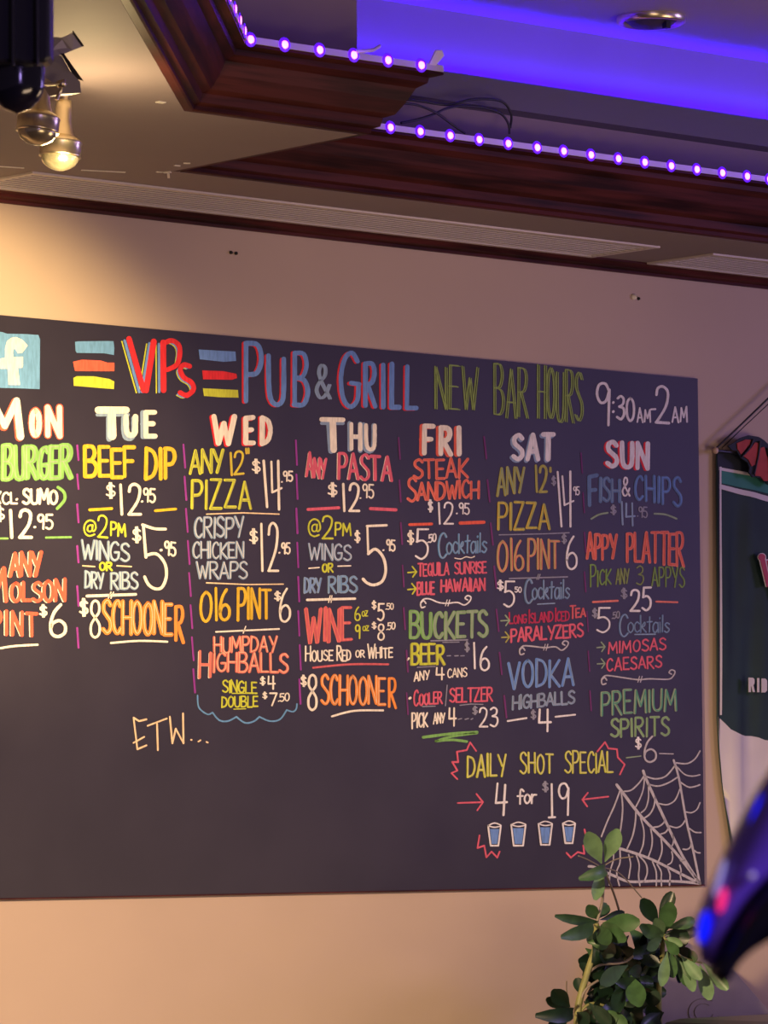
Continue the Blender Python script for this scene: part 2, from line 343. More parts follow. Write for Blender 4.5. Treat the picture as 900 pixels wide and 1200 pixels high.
# ------------------------------------------------------------------ hand lettering
# glyphs: width | strokes; a stroke starting with ~ is a smooth curve; units: cap height 10
G = {
'A':'5|0,0 2.5,10 5,0;1,3.2 4.2,3.2','B':'4.6|0,0 0,10;~0,10 3,9.9 4,7.8 2.8,5.6 .4,5.2;~.4,5.2 3.4,4.8 4.6,2.6 3.2,.2 0,0',
'C':'4.4|~4.2,8.4 3,10 1.2,8.8 .2,5.2 .8,1.4 2.6,0 4.4,1.6','D':'4.6|0,0 .1,10;~.1,10 3.2,8.8 4.5,5 3.2,1.2 0,0',
'E':'4|3.8,10 0,10 0,0 4,0;0,5.2 3.2,5.2','F':'4|4,10 0,10 0,0;0,5.2 3.2,5.2','G':'4.8|~4.4,8.6 3,10 1.2,8.8 .2,5.2 .8,1.4 2.6,0 4.4,1.4 4.7,4.4;4.7,4.4 2.6,4.4',
'H':'4.6|0,0 0,10;4.6,0 4.6,10;0,5 4.6,5','I':'.6|.3,0 .3,10','J':'3.6|~3.4,10 3.5,3 2.4,.2 .8,.4 0,2.4','K':'4.4|0,0 0,10;4.2,10 .3,4.6 4.4,0','L':'3.8|0,10 0,0 3.8,0',
'M':'6|0,0 .6,10 3,3 5.4,10 6,0','N':'4.6|0,0 0,10 4.6,0 4.6,10','O':'4.8|~2.4,10 .7,8.4 .1,5 .7,1.6 2.4,0 4.1,1.6 4.7,5 4.1,8.4 2.4,10',
'P':'4.2|0,0 0,10;~0,10 3.2,9.8 4.2,7.4 3,5 .2,4.6','Q':'4.8|~2.4,10 .7,8.4 .1,5 .7,1.6 2.4,0 4.1,1.6 4.7,5 4.1,8.4 2.4,10;2.8,3 5,-.6',
'R':'4.6|0,0 0,10;~0,10 3.2,9.8 4.1,7.6 2.9,5.4 .2,5;1.2,5 4.6,-.2','S':'4.2|~4.1,8.6 2.6,10 .6,9 .5,6.8 2.2,5.2 4,3.6 4.1,1.4 2.2,0 0,1.2',
'T':'4.8|0,10 4.8,10;2.4,10 2.4,0','U':'4.6|~0,10 .1,3.4 .8,.8 2.4,0 4,.9 4.5,3.4 4.6,10','V':'5|0,10 2.5,0 5,10','W':'6.6|0,10 1.7,0 3.3,7.4 4.9,0 6.6,10',
'X':'4.6|0,0 4.6,10;0,10 4.6,0','Y':'4.8|0,10 2.4,4.8;4.8,10 2,0','Z':'4.6|.2,10 4.4,10 0,0 4.6,0',
'0':'4.4|~2.2,10 .6,8.4 .1,5 .6,1.6 2.2,0 3.8,1.6 4.3,5 3.8,8.4 2.2,10','1':'.8|.2,10 .6,0','2':'4.4|~.1,7.6 .6,9.4 2.2,10 3.8,9 4,7 3,4 0,0;0,0 4.4,0',
'3':'4|~.2,9 2,10 3.6,8.8 3.2,6.6 1.2,5.5;~1.2,5.5 3.6,4.8 4,2.4 2.4,.2 0,1','4':'4.4|.3,10 .1,4 4.4,4.2;3.3,10 3.3,0','4t':'',
'5':'4.2|4,10 .5,10 .3,5.8;~.3,5.8 2.4,6.2 4,4.4 3.8,1.6 2,0 0,1','6':'4.2|~3,10 1.2,7.6 .2,4 .5,1 2.2,0 4,1.2 4.1,3.6 2.6,5 .8,4.2 .3,2.8','7':'4|0,10 4,10 1.4,0',
'8':'4.2|~2.1,5.4 .4,7 .6,9.2 2.1,10 3.6,9.2 3.8,7 2.1,5.4 .3,3.4 .4,1 2.1,0 3.9,1 4,3.4 2.1,5.4','9':'4|~3.8,8.2 2.6,10 .8,9.6 .2,7.4 1.2,5.4 2.8,5.8 3.8,8.4;3.8,8.6 3.6,0',
'$':'4|~3.8,7.6 2.4,8.6 .6,7.8 .6,6 2.2,5 3.8,3.8 3.6,2 2,1.4 0,2.4;1.6,10 1.6,0;2.5,10 2.5,0','&':'5|~5,0 2,4.6 .9,7.6 1.8,9.8 3.2,9 3,6.6 .8,4.2 .1,2 1.4,0 3.2,.8 4.8,4',
'@':'6|~4.2,3.6 3.2,2.8 2,3.6 2.2,6 3.6,7 4.3,6;~4.4,7 4.3,3.6 5.2,3.2 6,5.4 5.2,8.8 3,10 .9,8.4 .1,5 .9,1.4 3,0 5.4,1','.':'.7|.2,.3 .5,.5','\'':'.5|.2,10 .3,8.4',
'"':'1.6|.2,10 .4,8.2;1.3,10 1.4,8.2','-':'2.4|0,4.6 2.4,4.8','/':'2.4|0,-1 2.2,11',':':'.6|.2,6.6 .4,6.8;.2,2.2 .4,2.4',' ':'2.6|',
# joined-up lower case
'c_':'2.8|~2.7,5 1.5,6 .3,4.4 .3,1.6 1.5,0 2.9,1.2','o_':'3|~1.5,6 .3,4.6 .2,1.8 1.4,0 2.8,1.6 2.8,4.4 1.5,6','k_':'3|0,0 .2,10;~.3,3 2.2,6 2.2,4 .6,3;.8,3 3,0',
't_':'2.6|1.3,9.6 1.2,0;0,6.4 2.6,6.6','a_':'3|~2.7,5.4 1.4,6 .2,4 .3,1 1.4,0 2.7,2;2.8,6 2.9,0','i_':'.8|.4,6 .4,0;.4,8.2 .5,8.6','l_':'.8|.5,10.4 .4,0','s_':'2.6|~2.5,5.2 1.2,6 .3,4.8 1.3,3.2 2.5,1.8 1.4,0 0,.8',
'f_':'3|~3,8.6 1.8,10 1.2,8 1.2,0;0,5.4 2.8,5.4','r_':'2.6|.3,6 .3,0;~.3,3.6 1.2,5.6 2.6,5.6','z_':'2.8|0,6 2.6,6 0,0 2.8,0',
}
GL = {}
for k, s in G.items():
    if not s: continue
    w, st = s.split('|'); L = []
    for q in st.split(';'):
        if not q: continue
        sm = q[0] == '~'; L.append((sm, [tuple(map(float, p.split(','))) for p in q.lstrip('~').split()]))
    GL[k] = (float(w), L)
BOARD_Y = -.010
def smooth2(P, n=5):
    out = []
    for i in range(len(P)-1):
        a = P[max(i-1, 0)]; b = P[i]; c = P[i+1]; d = P[min(i+2, len(P)-1)]
        for k in range(n):
            t = k/n
            out.append(tuple(.5*((2*b[j])+(c[j]-a[j])*t+(2*a[j]-5*b[j]+4*c[j]-d[j])*t*t+(3*b[j]-a[j]-3*c[j]+d[j])*t**3) for j in (0, 1)))
    out.append(P[-1]); return out
class Ink:
    """flat chalk-marker ribbons lying on the face of the board"""
    def __init__(s): s.mb = MB(); s.mb.raw = True; s.k = 0; s.prs = 0
    def at(s, x, y, lay): return PY(x, y, BOARD_Y-.0004-.0005*lay-.000004*(s.k % 60))
    def line(s, P, w, lay=0, smooth=False):
        if smooth: P = smooth2(P)
        if len(P) == 2 and P[0] == P[1]: P = [P[0], (P[0][0]+.1, P[0][1])]
        if not smooth and len(P) > 2:
            for a, b in zip(P[:-1], P[1:]): s.line([a, b], w, lay)
            return s
        s.k += 1; Lf = []; Rt = []; n = len(P); rw = random.uniform(.92, 1.08)
        for i, p in enumerate(P):
            a = P[max(i-1, 0)]; b = P[min(i+1, n-1)]; dx, dy = b[0]-a[0], b[1]-a[1]; l = hypot(dx, dy) or 1
            h = w*rw/2*random.uniform(.94, 1.06); nx, ny = -dy/l*h, dx/l*h
            Lf.append((p[0]+nx, p[1]+ny)); Rt.append((p[0]-nx, p[1]-ny))
        def cap(p, q, sgn):
            l = hypot(q[0]-p[0], q[1]-p[1]) or 1; ux, uy = (p[0]-q[0])/l, (p[1]-q[1])/l; h = w*rw/2
            return [(p[0]+h*(ux*cos(t)-uy*sin(t)*sgn), p[1]+h*(uy*cos(t)+ux*sin(t)*sgn)) for t in (-.9, -.3, .3, .9)]
        e0 = cap(P[0], P[1], 1); e1 = cap(P[-1], P[-2], 1)
        vs = Lf+Rt+e0+e1; fs = [(i, i+1, n+i+1, n+i) for i in range(n-1)]
        # end caps: order from the right side round to the left
        def order(base, side_a, side_b):
            pa = vs[side_a]; l = [base+i for i in range(4)]
            if hypot(vs[l[0]][0]-pa[0], vs[l[0]][1]-pa[1]) > hypot(vs[l[-1]][0]-pa[0], vs[l[-1]][1]-pa[1]): l = l[::-1]
            return tuple([side_a]+l+[side_b])
        fs.append(order(2*n, 0, n)); fs.append(order(2*n+4, n-1, 2*n-1))
        s.mb.add([s.at(x, y, lay) for x, y in vs], fs); return s
    def poly(s, P, lay=0):
        s.k += 1; s.mb.add([s.at(x, y, lay) for x, y in P], tessellate_polygon([[Vector((x, y, 0)) for x, y in P]])); return s
    def done(s, color, label=None, name='lettering'):
        o = s.mb.build(name, paint(color), BOARD)
        if label: o['label'] = label
        return o
def layout(text, gap=1.5):
    """list of (glyph, x, w, scale); lower case = small capitals; {..} = joined-up letters"""
    out = []; x = 0; joined = False
    for ch in text:
        if ch == '{': joined = True; continue
        if ch == '}': joined = False; continue
        sc = 1
        if joined and ch.islower(): g = ch+'_'; gp = .55
        elif ch.islower(): g = ch.upper(); sc = .74; gp = gap
        else: g = ch; gp = gap
        w, st = GL[g]; ww = w*(.5+.5*sc) if sc != 1 else w
        out.append((st, x, ww, sc, w)); x += ww+gp
    return out, x-gp
def write(ink, text, q, w, lay=0, off=(0, 0), gap=1.5, wob=.35, seed=None, twin=0):
    """q = x0, base0, x1, base1, h0, h1 in the picture, carried onto the board's plane"""
    x0, b0, x1, b1, h0, h1 = q; L, tot = layout(text, gap); rng = random.Random(seed if seed is not None else text)
    for st, gx, gw, sc, w0 in L:
        jy = rng.uniform(-wob, wob); jh = 1+rng.uniform(-.04, .04); sl = rng.uniform(-.25, .25)
        for sm, P in st:
            jx = rng.uniform(-.12, .12)
            pp = []
            for u, v in P:
                uu = gx+u*gw/w0+sl*v*.1+jx; t = uu/tot if tot > 0 else 0
                h = h0+(h1-h0)*t; vv = v*sc*jh+jy
                pp.append((x0+(x1-x0)*t+off[0], b0+(b1-b0)*t-vv/10*h+off[1]))
            if twin:
                for d in (-twin/2, twin/2): ink.line([(a+d, b) for a, b in pp], w, lay, sm)
            else: ink.line(pp, w, lay, sm)
    return ink
def T(text, q, w, color, under=None, uoff=(-1.2, .8), uw=None, over=None, ow=.9, ooff=(.5, -.3), label=None, gap=1.5, twin=0, wob=.35):
    """one run of lettering: optional under-stroke (shadow), main stroke, optional thin over-stroke"""
    plain = text.replace('{', '').replace('}', '').upper()
    plain = {'OLSON': 'the second word above the pint price', 'O16': 'the word before PINT'}.get(plain, plain)
    if label is None: label = '%s marker lettering reading %s' % (NAMES.get(color, color), plain)
    if under:
        u = Ink(); write(u, text, q, uw or w, 0, uoff, gap, wob); o = u.done(under, NAMES.get(under, under)+' shadow strokes under '+plain)
    i = Ink(); write(i, text, q, w, 1, (0, 0), gap, wob, twin=twin); o = i.done(color, label)
    if over:
        v = Ink(); write(v, text, q, ow, 2, ooff, gap, wob); v.done(over, NAMES.get(over, over)+' thin strokes over '+plain)
    return o
NAMES = dict(orangered='orange-red', skyblue='sky blue', greyblue='grey-blue', dimblue='dim blue', dimmagenta='dim magenta', palegreen='pale green', leaf='leaf green', darkred='dark red', paleyellow='pale yellow', web='off-white', hours='light green', sage='sage green', teal='sea green')
def ln(P, w, color, label=None, smooth=False, name='ruled_line', lay=1):
    return Ink().line(P, w, lay, smooth).done(color, label, name)
# ------------------------------------------------------------------ the chalkboard
XB0, XB1, ZB0, ZB1 = 4.15, PY(818, 740).x, (PY(0,1053).z+PY(821,1036).z)/2, (PY(0,369).z+PY(815,445).z)/2
BOARD = empty('chalkboard', ((XB0+XB1)/2, 0, ZB0), 'long black menu chalkboard on the wall covered in colourful hand lettering', 'chalkboard')
MB().box((XB0, BOARD_Y, ZB0), (XB1, -.0005, ZB1)).build('panel', M['board'], BOARD)
e = MB(); e.box((XB0, BOARD_Y+.001, ZB0-.003), (XB1+.002, -.0005, ZB0)); e.build('bottom_edging', M['wood'], BOARD)
# header
def blk(P, color, label, lay=1, name='painted_shape'): return Ink().poly(P, lay).done(color, label, name)
blk([(-22,387),(2,389),(8,391),(30,391.5),(45,392.5),(47,398),(46.5,456),(20,455),(-22,454)], 'skyblue', 'sky blue painted square', 1)
fp = [(-8,422),(6,419),(6,408),(8,400),(13,396),(19,395),(26,398),(32.5,405),(26,413.5),(21,414),(18,409),(16,409),(15,413),(15.5,418.5),(27,418),(27,428),(26,431),(21,431),(23.5,451),(10,451),(9,432),(-8,432)]
i = Ink().poly(fp, 2)
i.done('cream', 'pale cream lower-case f on the sky blue square', 'painted_letter')
for P, c in [([(88,400.5),(92,400),(125,399.7),(133,399.8),(134,408),(133.5,416),(122,414),(90,413.5),(88.5,411)], 'skyblue'),
             ([(85.5,424),(96,421.5),(118,422.5),(126,425),(134,425),(134,435),(110,435),(88,434.8)], 'orangered'),
             ([(86,443),(90,440.8),(110,441),(128,444),(134,447),(133.5,456),(115,454.5),(86.5,452)], 'lime'),
             ([(232.7,409.5),(276,412),(276.7,423),(262,424),(234,421)], 'blue'), ([(237,434),(262,435),(277,438),(278,443),(272,445),(238,444.5)], 'red'),
             ([(237.7,455),(279,457),(279.5,466),(258,465.5),(239,464)], 'lime')]:
    blk(P, c, '%s painted bar beside the title' % NAMES.get(c, c))
VV = [[(150,398),(167,458)], [(179,401),(170,458)]]; VS = [[(190,402),(190.5,458)]]
VB = [(191,403),(200,400),(208,405),(209.5,415),(206,428),(195,434)]; VZ = [(221,430),(214,428.5),(210,434),(214,443),(223,449),(225.5,457),(218,464),(210,461)]
for col, off, w, lay in (('lime', (-7.2, 2.2), 1.7, 0), ('blue', (-3.9, 1.2), 3.0, .5), ('red', (1.2, -.8), 7.2, 1)):
    i = Ink()
    for P in VV+VS: i.line([(x+off[0], y+off[1]) for x, y in P], w, lay)
    for P in (VB, VZ): i.line([(x+off[0]*(.4 if col != 'red' else 1), y+off[1]) for x, y in P], w*.85, lay, True)
    i.done(col, '%s strokes of the large title letters' % NAMES.get(col, col))
for t, q in (('P', (288,470,306,471,66,66)), ('U', (315,473,333,475,57,55)), ('B', (345,474,361,475,62,62)), ('G', (399,475,421,478,62,62)), ('R', (428,475,440,475,49,50)), ('I', (448,477,450,477,51,51)), ('L', (459,477,468,477,52,52)), ('L', (477,478,488,478,50,50))):
    T(t, q, 5.6, 'blue', under='red', uoff=(-2.4, .6), uw=5, label='blue title letter '+t, wob=.05)
T('&', (371,466,387,467,38,38), 2.6, 'greyblue', wob=0, label='grey-blue ampersand in the title', twin=2.2)
T('NEW', (510,478,558,481,50,49), 1.7, 'hours', over='hours', ow=1.1, ooff=(2.2, .6)); T('BAR', (579,487,617,489,58,56), 1.7, 'hours', over='hours', ow=1.1, ooff=(2.2, .6)); T('HOURS', (630,491,681,494,60,58), 1.7, 'hours', over='hours', ow=1.1, ooff=(2.2, .6))
T('9', (699,496,715,497,50,50), 3.4, 'white'); T(':', (718,488,719,488,24,24), 3, 'white', wob=0); T('30', (723,492,743,493,28,28), 3, 'white'); T('Am', (747,494,762,495,17,19), 2, 'white'); T('-', (763,488,768,488,18,18), 2.2, 'white'); T('2', (769,495,784,496,42,42), 3.2, 'white'); T('Am', (788,494,805,495,17,24), 2.1, 'white')
# the days
T('M', (-12,512,24,512,44,42), 8, 'cream', under='orangered', uoff=(-1.4, .8), uw=10, wob=0, label='cream letter M of MON'); T('O', (37,510,46,510,30,30), 6.4, 'cream', under='orangered', uoff=(0, 0), uw=8.5, wob=0, label='cream letter O of MON'); T('N', (56,510,70,511,32,33), 6.4, 'cream', under='orangered', uoff=(0, 0), uw=8.5, wob=0, label='cream letter N of MON')
i = Ink().line([(114,486),(150,486)], 4, 0).line([(128,490),(128,514)], 7, 0); write(i, 'U', (145,514,157,514,24,24), 6, 0, wob=0); write(i, 'E', (167,512,182,512,28,28), 5, 0, wob=0); i.done('greyblue', 'grey-blue shadow strokes under TUE')
i = Ink().line([(115,480.5),(148,480.5)], 8, 1).line([(131,483),(131.5,511)], 9, 1); write(i, 'U', (148,510,159,510,22,22), 6.2, 1, wob=0); write(i, 'E', (171,511,182,511,27,27), 5.6, 1, wob=0); i.done('cream', 'cream marker lettering reading TUE')
T('W', (250,519,274,520,32,33), 6.2, 'cream', under='red', uoff=(-2.2, 1), wob=0, label='cream letter W of WED'); T('E', (288,519,297,519,28,29), 5.8, 'cream', under='red', uoff=(-2.2, 1), wob=0, label='cream letter E of WED'); T('D', (307,520,317,519,30,29), 5.8, 'cream', under='red', uoff=(-2.2, .6), wob=0, label='cream letter D of WED')
i = Ink().line([(377,496),(402,496)], 4, 0).line([(386,497),(388,528)], 7, 0); write(i, 'HU', (410,527,438,529,31,31), 5.4, 0, wob=0); i.done('greyblue', 'grey-blue shadow strokes under THU')
i = Ink().line([(377,491.5),(402,492)], 5.5, 1).line([(390,493),(391,527)], 7.4, 1); write(i, 'HU', (412,526,439,527,29,29), 5, 1, wob=0, gap=3); i.done('cream', 'cream marker lettering reading THU')
T('FRI', (497,531,539,532,31,30), 6, 'cream', under='orangered', uoff=(-3, .6), gap=3.6, wob=0); T('SAT', (602,538,648,538,29,29), 5.6, 'white', under='greyblue', uoff=(-1.8, 1.6), gap=2.4, wob=0); T('SUN', (712,546,759,549,29,30), 5.4, 'white', under='red', uoff=(-2.4, .4), gap=2.4, wob=0)
# column dividers, drawn as broken magenta lines
def dashes(x0, y0, x1, y1, n, duty, color, w=2.0, ph=0):
    for k in range(n):
        a = (k+ph)/n; b = a+duty/n; j = random.uniform(-1, 1)
        ln([(x0+(x1-x0)*a+j, y0+(y1-y0)*a), (x0+(x1-x0)*b+j+.8, y0+(y1-y0)*b)], w, color, name='divider_dash')
for a, b in ((522,539),(556,573),(591,612),(640,659),(687,710),(736,759)): ln([(90.5,a),(92,b)], 2.3, 'magenta', name='divider_dash')
dashes(214.5,521,229,822,8,.72,'magenta',2.3); dashes(346,516,352,836,8,.72,'magenta',2.2); dashes(467,513,479,862,7,.5,'dimmagenta',2); dashes(567,512,594,866,7,.5,'dimmagenta',2.1); dashes(681,531,692,856,7,.5,'dimmagenta',1.6)
# MON
T('BURGER', (3,562,82,560,38,36), 5.2, 'green', over='palegreen', ow=1.4, under='green', uoff=(2, -.6), gap=.9)
T('xcl', (-8,590,20,590,18,17), 2.4, 'cream', gap=1); T('.', (19,586,21,585,14,14), 2.6, 'cream'); T('SUMO', (27,590,67,590,17,16), 3.2, 'cream', gap=1.2)
ln([(68,571),(75,577),(75.5,586),(67,596)], 3.4, 'green', smooth=True, name='bracket')
T('$', (-6,611,5,611,18,18), 2.4, 'cream'); T('12', (12,630,37,630,31,31), 3.8, 'cream', gap=2.8); T('.', (40,618,42,618,10,10), 2.8, 'cream'); T('95', (44,620,62,620,16,16), 2.6, 'cream')
ln([(-6,631),(9,631)], 2.4, 'green'); ln([(54,630),(83,629.5)], 2.6, 'green')
T('ANY', (12,674,48,675,25,27), 4.6, 'orangered', under='cream', uoff=(-1.8, .6), uw=3, gap=.9)
T('M', (-14,704,7,704,36,38), 5.2, 'orangered', under='cream', uoff=(-1.8, .6), uw=3, label='orange-red tall letter M', wob=0); T('OLSON', (13,704,76,704,20,24), 4.2, 'orangered', under='cream', uoff=(-1.6, .6), uw=3, gap=1.3)
T('PINT', (-9,744,43,745,27,26), 4.2, 'orangered', under='cream', uoff=(-1.8, .4), uw=2.6, gap=2.4); T('$', (47,723,55,723,14,14), 2.2, 'cream'); T('6', (59,746,77,746,36,36), 4, 'cream', wob=0)
ln([(1,759.5),(18,757),(44,755.5)], 2.6, 'cream', smooth=True)
# TUE
T('BEEF', (100,559,158,558,34,33), 4.6, 'yellow', over='gold', ow=1.3, ooff=(1.2, .3), gap=1.2); T('DIP', (171,561,205,560,37,33), 4.6, 'yellow', over='gold', ow=1.3, ooff=(1.2, .3), gap=1.6)
T('$', (125,584,135,584,18,18), 2, 'cream'); T('12', (141,603,165,603,34,34), 3.4, 'cream', gap=2.4); T('.', (166,588,167.5,588,10,10), 2.6, 'cream'); T('95', (168,588,182,589,15,15), 2.2, 'cream')
ln([(105,597.5),(131,596)], 3.2, 'yellow'); ln([(182,598.5),(206,596.5)], 3.2, 'yellow')
T('@', (98,628,112,628,18,18), 2, 'lime', wob=0); T('2', (115,629,126,630,25,25), 2.4, 'lime', wob=0); T('PM', (130,627,147,628,15,14), 2.4, 'lime')
T('$', (156,636,165,636,18,18), 2.2, 'cream'); i = Ink().line([(167,615),(181,619.5),(194,620)], 3.2, 1, True).line([(168,616),(171,653)], 3.2, 1).line([(171,651),(183,649),(193,660),(195,675),(190,688),(182,690),(174,685),(169.5,676)], 3.6, 1, True); i.done('cream', 'large cream figure 5 in the second column')
T('.', (188,645,190,645,10,10), 2.8, 'cream'); T('95', (193,650,206,652,15,15), 2.3, 'cream')
T('WINGS', (96,655,151,657,21,21), 3.2, 'greyblue', over='cream', ow=.6, gap=1.1); T('OR', (117,668,131,668,9,9), 2.4, 'lime'); ln([(97,663),(111,664)], 1.6, 'peach'); ln([(137,663),(154,664)], 1.6, 'peach')
T('DRY', (100,689,121,690,19,18), 3, 'greyblue', over='cream', ow=.6, gap=.9); T('RIBS', (130,690,161,690,18,19), 3.2, 'greyblue', over='cream', ow=.6, gap=1)
ln([(102,698.5),(159,696.5)], 3.2, 'cream'); ln([(127,701),(130,694)], 1.4, 'cream', name='tick'); ln([(130,701),(133,694)], 1.4, 'cream', name='tick')
T('$', (94,722,103,722,20,20), 2.4, 'cream'); T('8', (106,747,117,747,42,42), 3, 'cream', wob=0)
T('SCHOONE', (121,743,201,743,37,36), 4.8, 'orange', over='peach', ow=.8, gap=1.1); T('R', (206,750,215,752,39,42), 4.4, 'orange', label='long orange final letter R under the second column', wob=0); ln([(130,753.5),(163,751),(196,752)], 2.6, 'cream', smooth=True)
# WED
T('ANY', (223,554,261,554,26,26), 3.4, 'lime', over='olive', ow=1, gap=1); T('12"', (270,556,292,554,27,27), 2.8, 'gold', gap=1.2, over='lime', ow=.8); T('PIZZA', (225,595,294,595,33,32), 3.4, 'lime', over='olive', ow=1, ooff=(1.2, .4), gap=1.6)
T('$', (296,554,305,555,16,16), 1.9, 'cream'); i = Ink().line([(309,540),(313,594)], 2.8, 1).line([(318,541),(319,577),(330,572)], 2.6, 1).line([(326,540),(327,597)], 2.8, 1); i.done('cream', 'tall cream figures 14 in the WED column')
T('.', (330,565,331,565,8,8), 2, 'cream'); T('95', (332,564,343,564,11,11), 1.9, 'cream'); ln([(242,602.5),(285,601),(327,602.5)], 1.5, 'peach')
T('CRISPY', (228,630,285,629,23,23), 3, 'greyblue', over='cream', ow=.5, gap=1.2); T('CHICKEN', (226,654,285,654,19,18), 2.8, 'greyblue', over='cream', ow=.5, gap=1.1); T('WRAPS', (231,678,289,678,19,19), 2.8, 'greyblue', over='cream', ow=.5, gap=1.1)
T('$', (293,637,302,637,17,17), 1.9, 'cream'); T('12', (306,669,326,669,54,54), 2.8, 'cream', gap=2.6, wob=.05); T('.', (327,648,328,648,8,8), 2, 'cream'); T('95', (330,649,340,649,12,12), 1.9, 'cream'); ln([(242,683),(290,685),(332,684.5)], 1.5, 'peach')
T('O16', (235,729,269,727,36,36), 3.4, 'yellow', over='gold', ow=1, gap=1.4); T('PINT', (279,727,317,724,36,33), 3.4, 'yellow', over='gold', ow=1, gap=1.4); T('$', (322,704,329,704,11,11), 1.6, 'cream'); T('6', (328,729,340,728,37,37), 2.8, 'cream', wob=0)
ln([(253,740.5),(327,737)], 2, 'cream'); ln([(285,742),(288,734)], 1.4, 'cream', name='tick')
T('HUMPDAY', (251,765,324,764,18,18), 3, 'coral', over='peach', ow=.7, gap=1.1); T('H', (234,794,246,793,32,29), 3.4, 'coral', under='cream', uw=2.4, wob=0, label='large coral letter H'); T('IGHBALLS', (250,787,337,788,22,21), 3.2, 'coral', over='peach', ow=.7, gap=1.2)
T('SINGLE', (261,811,301,812,14,13), 2, 'lime', gap=1.2); T('$', (305,803,311,803,10,10), 1.3, 'cream'); T('4', (314,807,322,807,15,15), 2, 'cream'); T('DOUBLE', (260,829,302,828,12,12), 2, 'lime', gap=1.2); ln([(272,812.5),(290,812.5)], 1.2, 'lime'); ln([(274,831),(288,830.5)], 1.2, 'lime')
T('$', (308,819,313,819,8,8), 1.2, 'cream'); T('7', (316,827,324,827,14,14), 2, 'cream'); T('.50', (326,822,339,821,9,9), 1.5, 'cream', gap=1)
i = Ink()
for P in ([(231.5,815),(233,829),(243,837),(249,835)], [(249,835),(257,844),(267,845),(277,840)], [(277,840),(287,847),(297,845.5),(304,840)], [(304,840),(316,845),(328,843),(336,832)], [(336,832),(343,834),(347,831),(348,825)]): i.line(P, 1.9, 1, True)
i.done('skyblue', 'pale blue scalloped cloud line under the WED column', 'cloud_outline')
i = Ink()
for P in ([(156.5,841),(161,878),(171.5,873.5)], [(156.5,841),(163,845),(171.5,843)], [(156.5,870.5),(169,863.5)], [(173,850.5),(195.5,842)], [(184,848),(185,879)], [(199,840),(202,871),(206,854),(215,871),(214.5,836)], [(224,867),(224.5,867)], [(232.5,869),(235,867.5)], [(242,869.5),(243.5,870.2)]): i.line(P, 2.1, 1)
i.done('peach', 'peach lettering reading ETW...')
# THU
T('Any', (359,558,382,562,26,32), 3.2, 'pink', under='cream', uw=1.8, gap=1); T('PASTA', (397,561,459,563,29,28), 3.6, 'pink', under='cream', uw=1.8, uoff=(-1.6, .4), gap=1.3)
T('$', (385,582,395,582,16,16), 1.9, 'cream'); T('12', (402,599,421,599,31,31), 2.8, 'cream', gap=2.2); T('.', (422,584,423,584,8,8), 1.8, 'cream'); T('95', (425,583,438,584,15,15), 2, 'cream')
ln([(361,597),(397,595)], 3.4, 'pink'); ln([(434,596),(464,597.5)], 3.4, 'pink')
T('@', (361,628,375,629,20,20), 1.8, 'lime', wob=0); T('2', (378,631,390,631,26,26), 2.2, 'lime', wob=0); T('PM', (393,627,411,627,14,14), 2, 'lime'); T('$', (416,636,422,636,14,14), 1.6, 'cream')
i = Ink().line([(430,616.5),(453,615.5)], 2.8, 1).line([(430.5,617),(431.5,649)], 2.8, 1).line([(431.5,649),(440,643.5),(449,653),(452,668),(448,681),(438,685.5),(430,683),(425.5,678.5)], 3.2, 1, True); i.done('cream', 'large cream figure 5 in the THU column')
T('.', (449,645,450,645,8,8), 2.2, 'cream'); T('95', (453,645,463,646,12,12), 1.9, 'cream')
T('WINGS', (362,656,411,656,18,18), 2.6, 'greyblue', over='white', ow=.5, gap=1.1); T('OR', (378,670,390,670,9,10), 2, 'lime'); ln([(362,666),(374,665)], 1.5, 'cream'); ln([(396,663.5),(411,663)], 1.5, 'cream')
T('DRY', (357,695,376,694,17,16), 2.8, 'greyblue', over='blue', ow=.7, gap=.9); T('RIBS', (385,694,418,694,18,18), 2.8, 'greyblue', over='skyblue', ow=.8, gap=1.1); ln([(360,703),(416,701.5)], 2.8, 'cream'); ln([(385,706),(387,698)], 1.3, 'cream', name='tick'); ln([(388,706),(389,698)], 1.3, 'cream', name='tick')
T('WINE', (359,753,412,749,41,37), 3.4, 'rose', under='coral', uw=2, uoff=(-1.6, .6), over='coral', ow=.9, ooff=(1.6, 0), gap=1.4)
T('6', (416,727,422,727,15,15), 1.8, 'lime', wob=0); T('{oz}', (424,722,431,722,10,10), 1.2, 'lime'); T('9', (416.5,748,422,748,16,16), 1.8, 'lime', wob=0); T('{oz}', (425,739,432,739,9,9), 1.2, 'lime')
T('$', (436,714,441,714,10,10), 1.3, 'cream'); T('5', (443,727,450,727,19,19), 2, 'cream', wob=0); T('.50', (452,714,461,714,7,7), 1.3, 'cream', gap=1); T('$', (436,737,441,737,8,8), 1.2, 'cream'); T('8', (443,750,450,750,18,18), 1.9, 'cream', wob=0); T('.50', (453,738,463,737,8,8), 1.4, 'cream', gap=1)
T('House', (358,775,390,774,17,16), 1.8, 'cream', gap=1.2); T('Red', (395,774,411,774,17,16), 1.9, 'cream', gap=1.1); T('OR', (417,770,427,770,8,8), 1.5, 'cream'); T('White', (431,772,460,770,17,15), 1.8, 'cream', gap=1.1); ln([(367,782.5),(410,778.5),(455,778.5)], 2.2, 'rose', smooth=True)
T('$', (353,804,359,805,13,13), 1.7, 'cream'); T('8', (361,832,371,832,40,40), 2.8, 'cream', wob=0); T('SCHOONE', (377,826,451,825,33,31), 3.4, 'orange', over='peach', ow=.6, gap=1.1); T('R', (456,828,464,829,33,34), 3.2, 'orange', wob=0, label='long orange final letter R in the THU column'); ln([(389,839.5),(415,833),(449,832.5)], 2.4, 'cream', smooth=True)
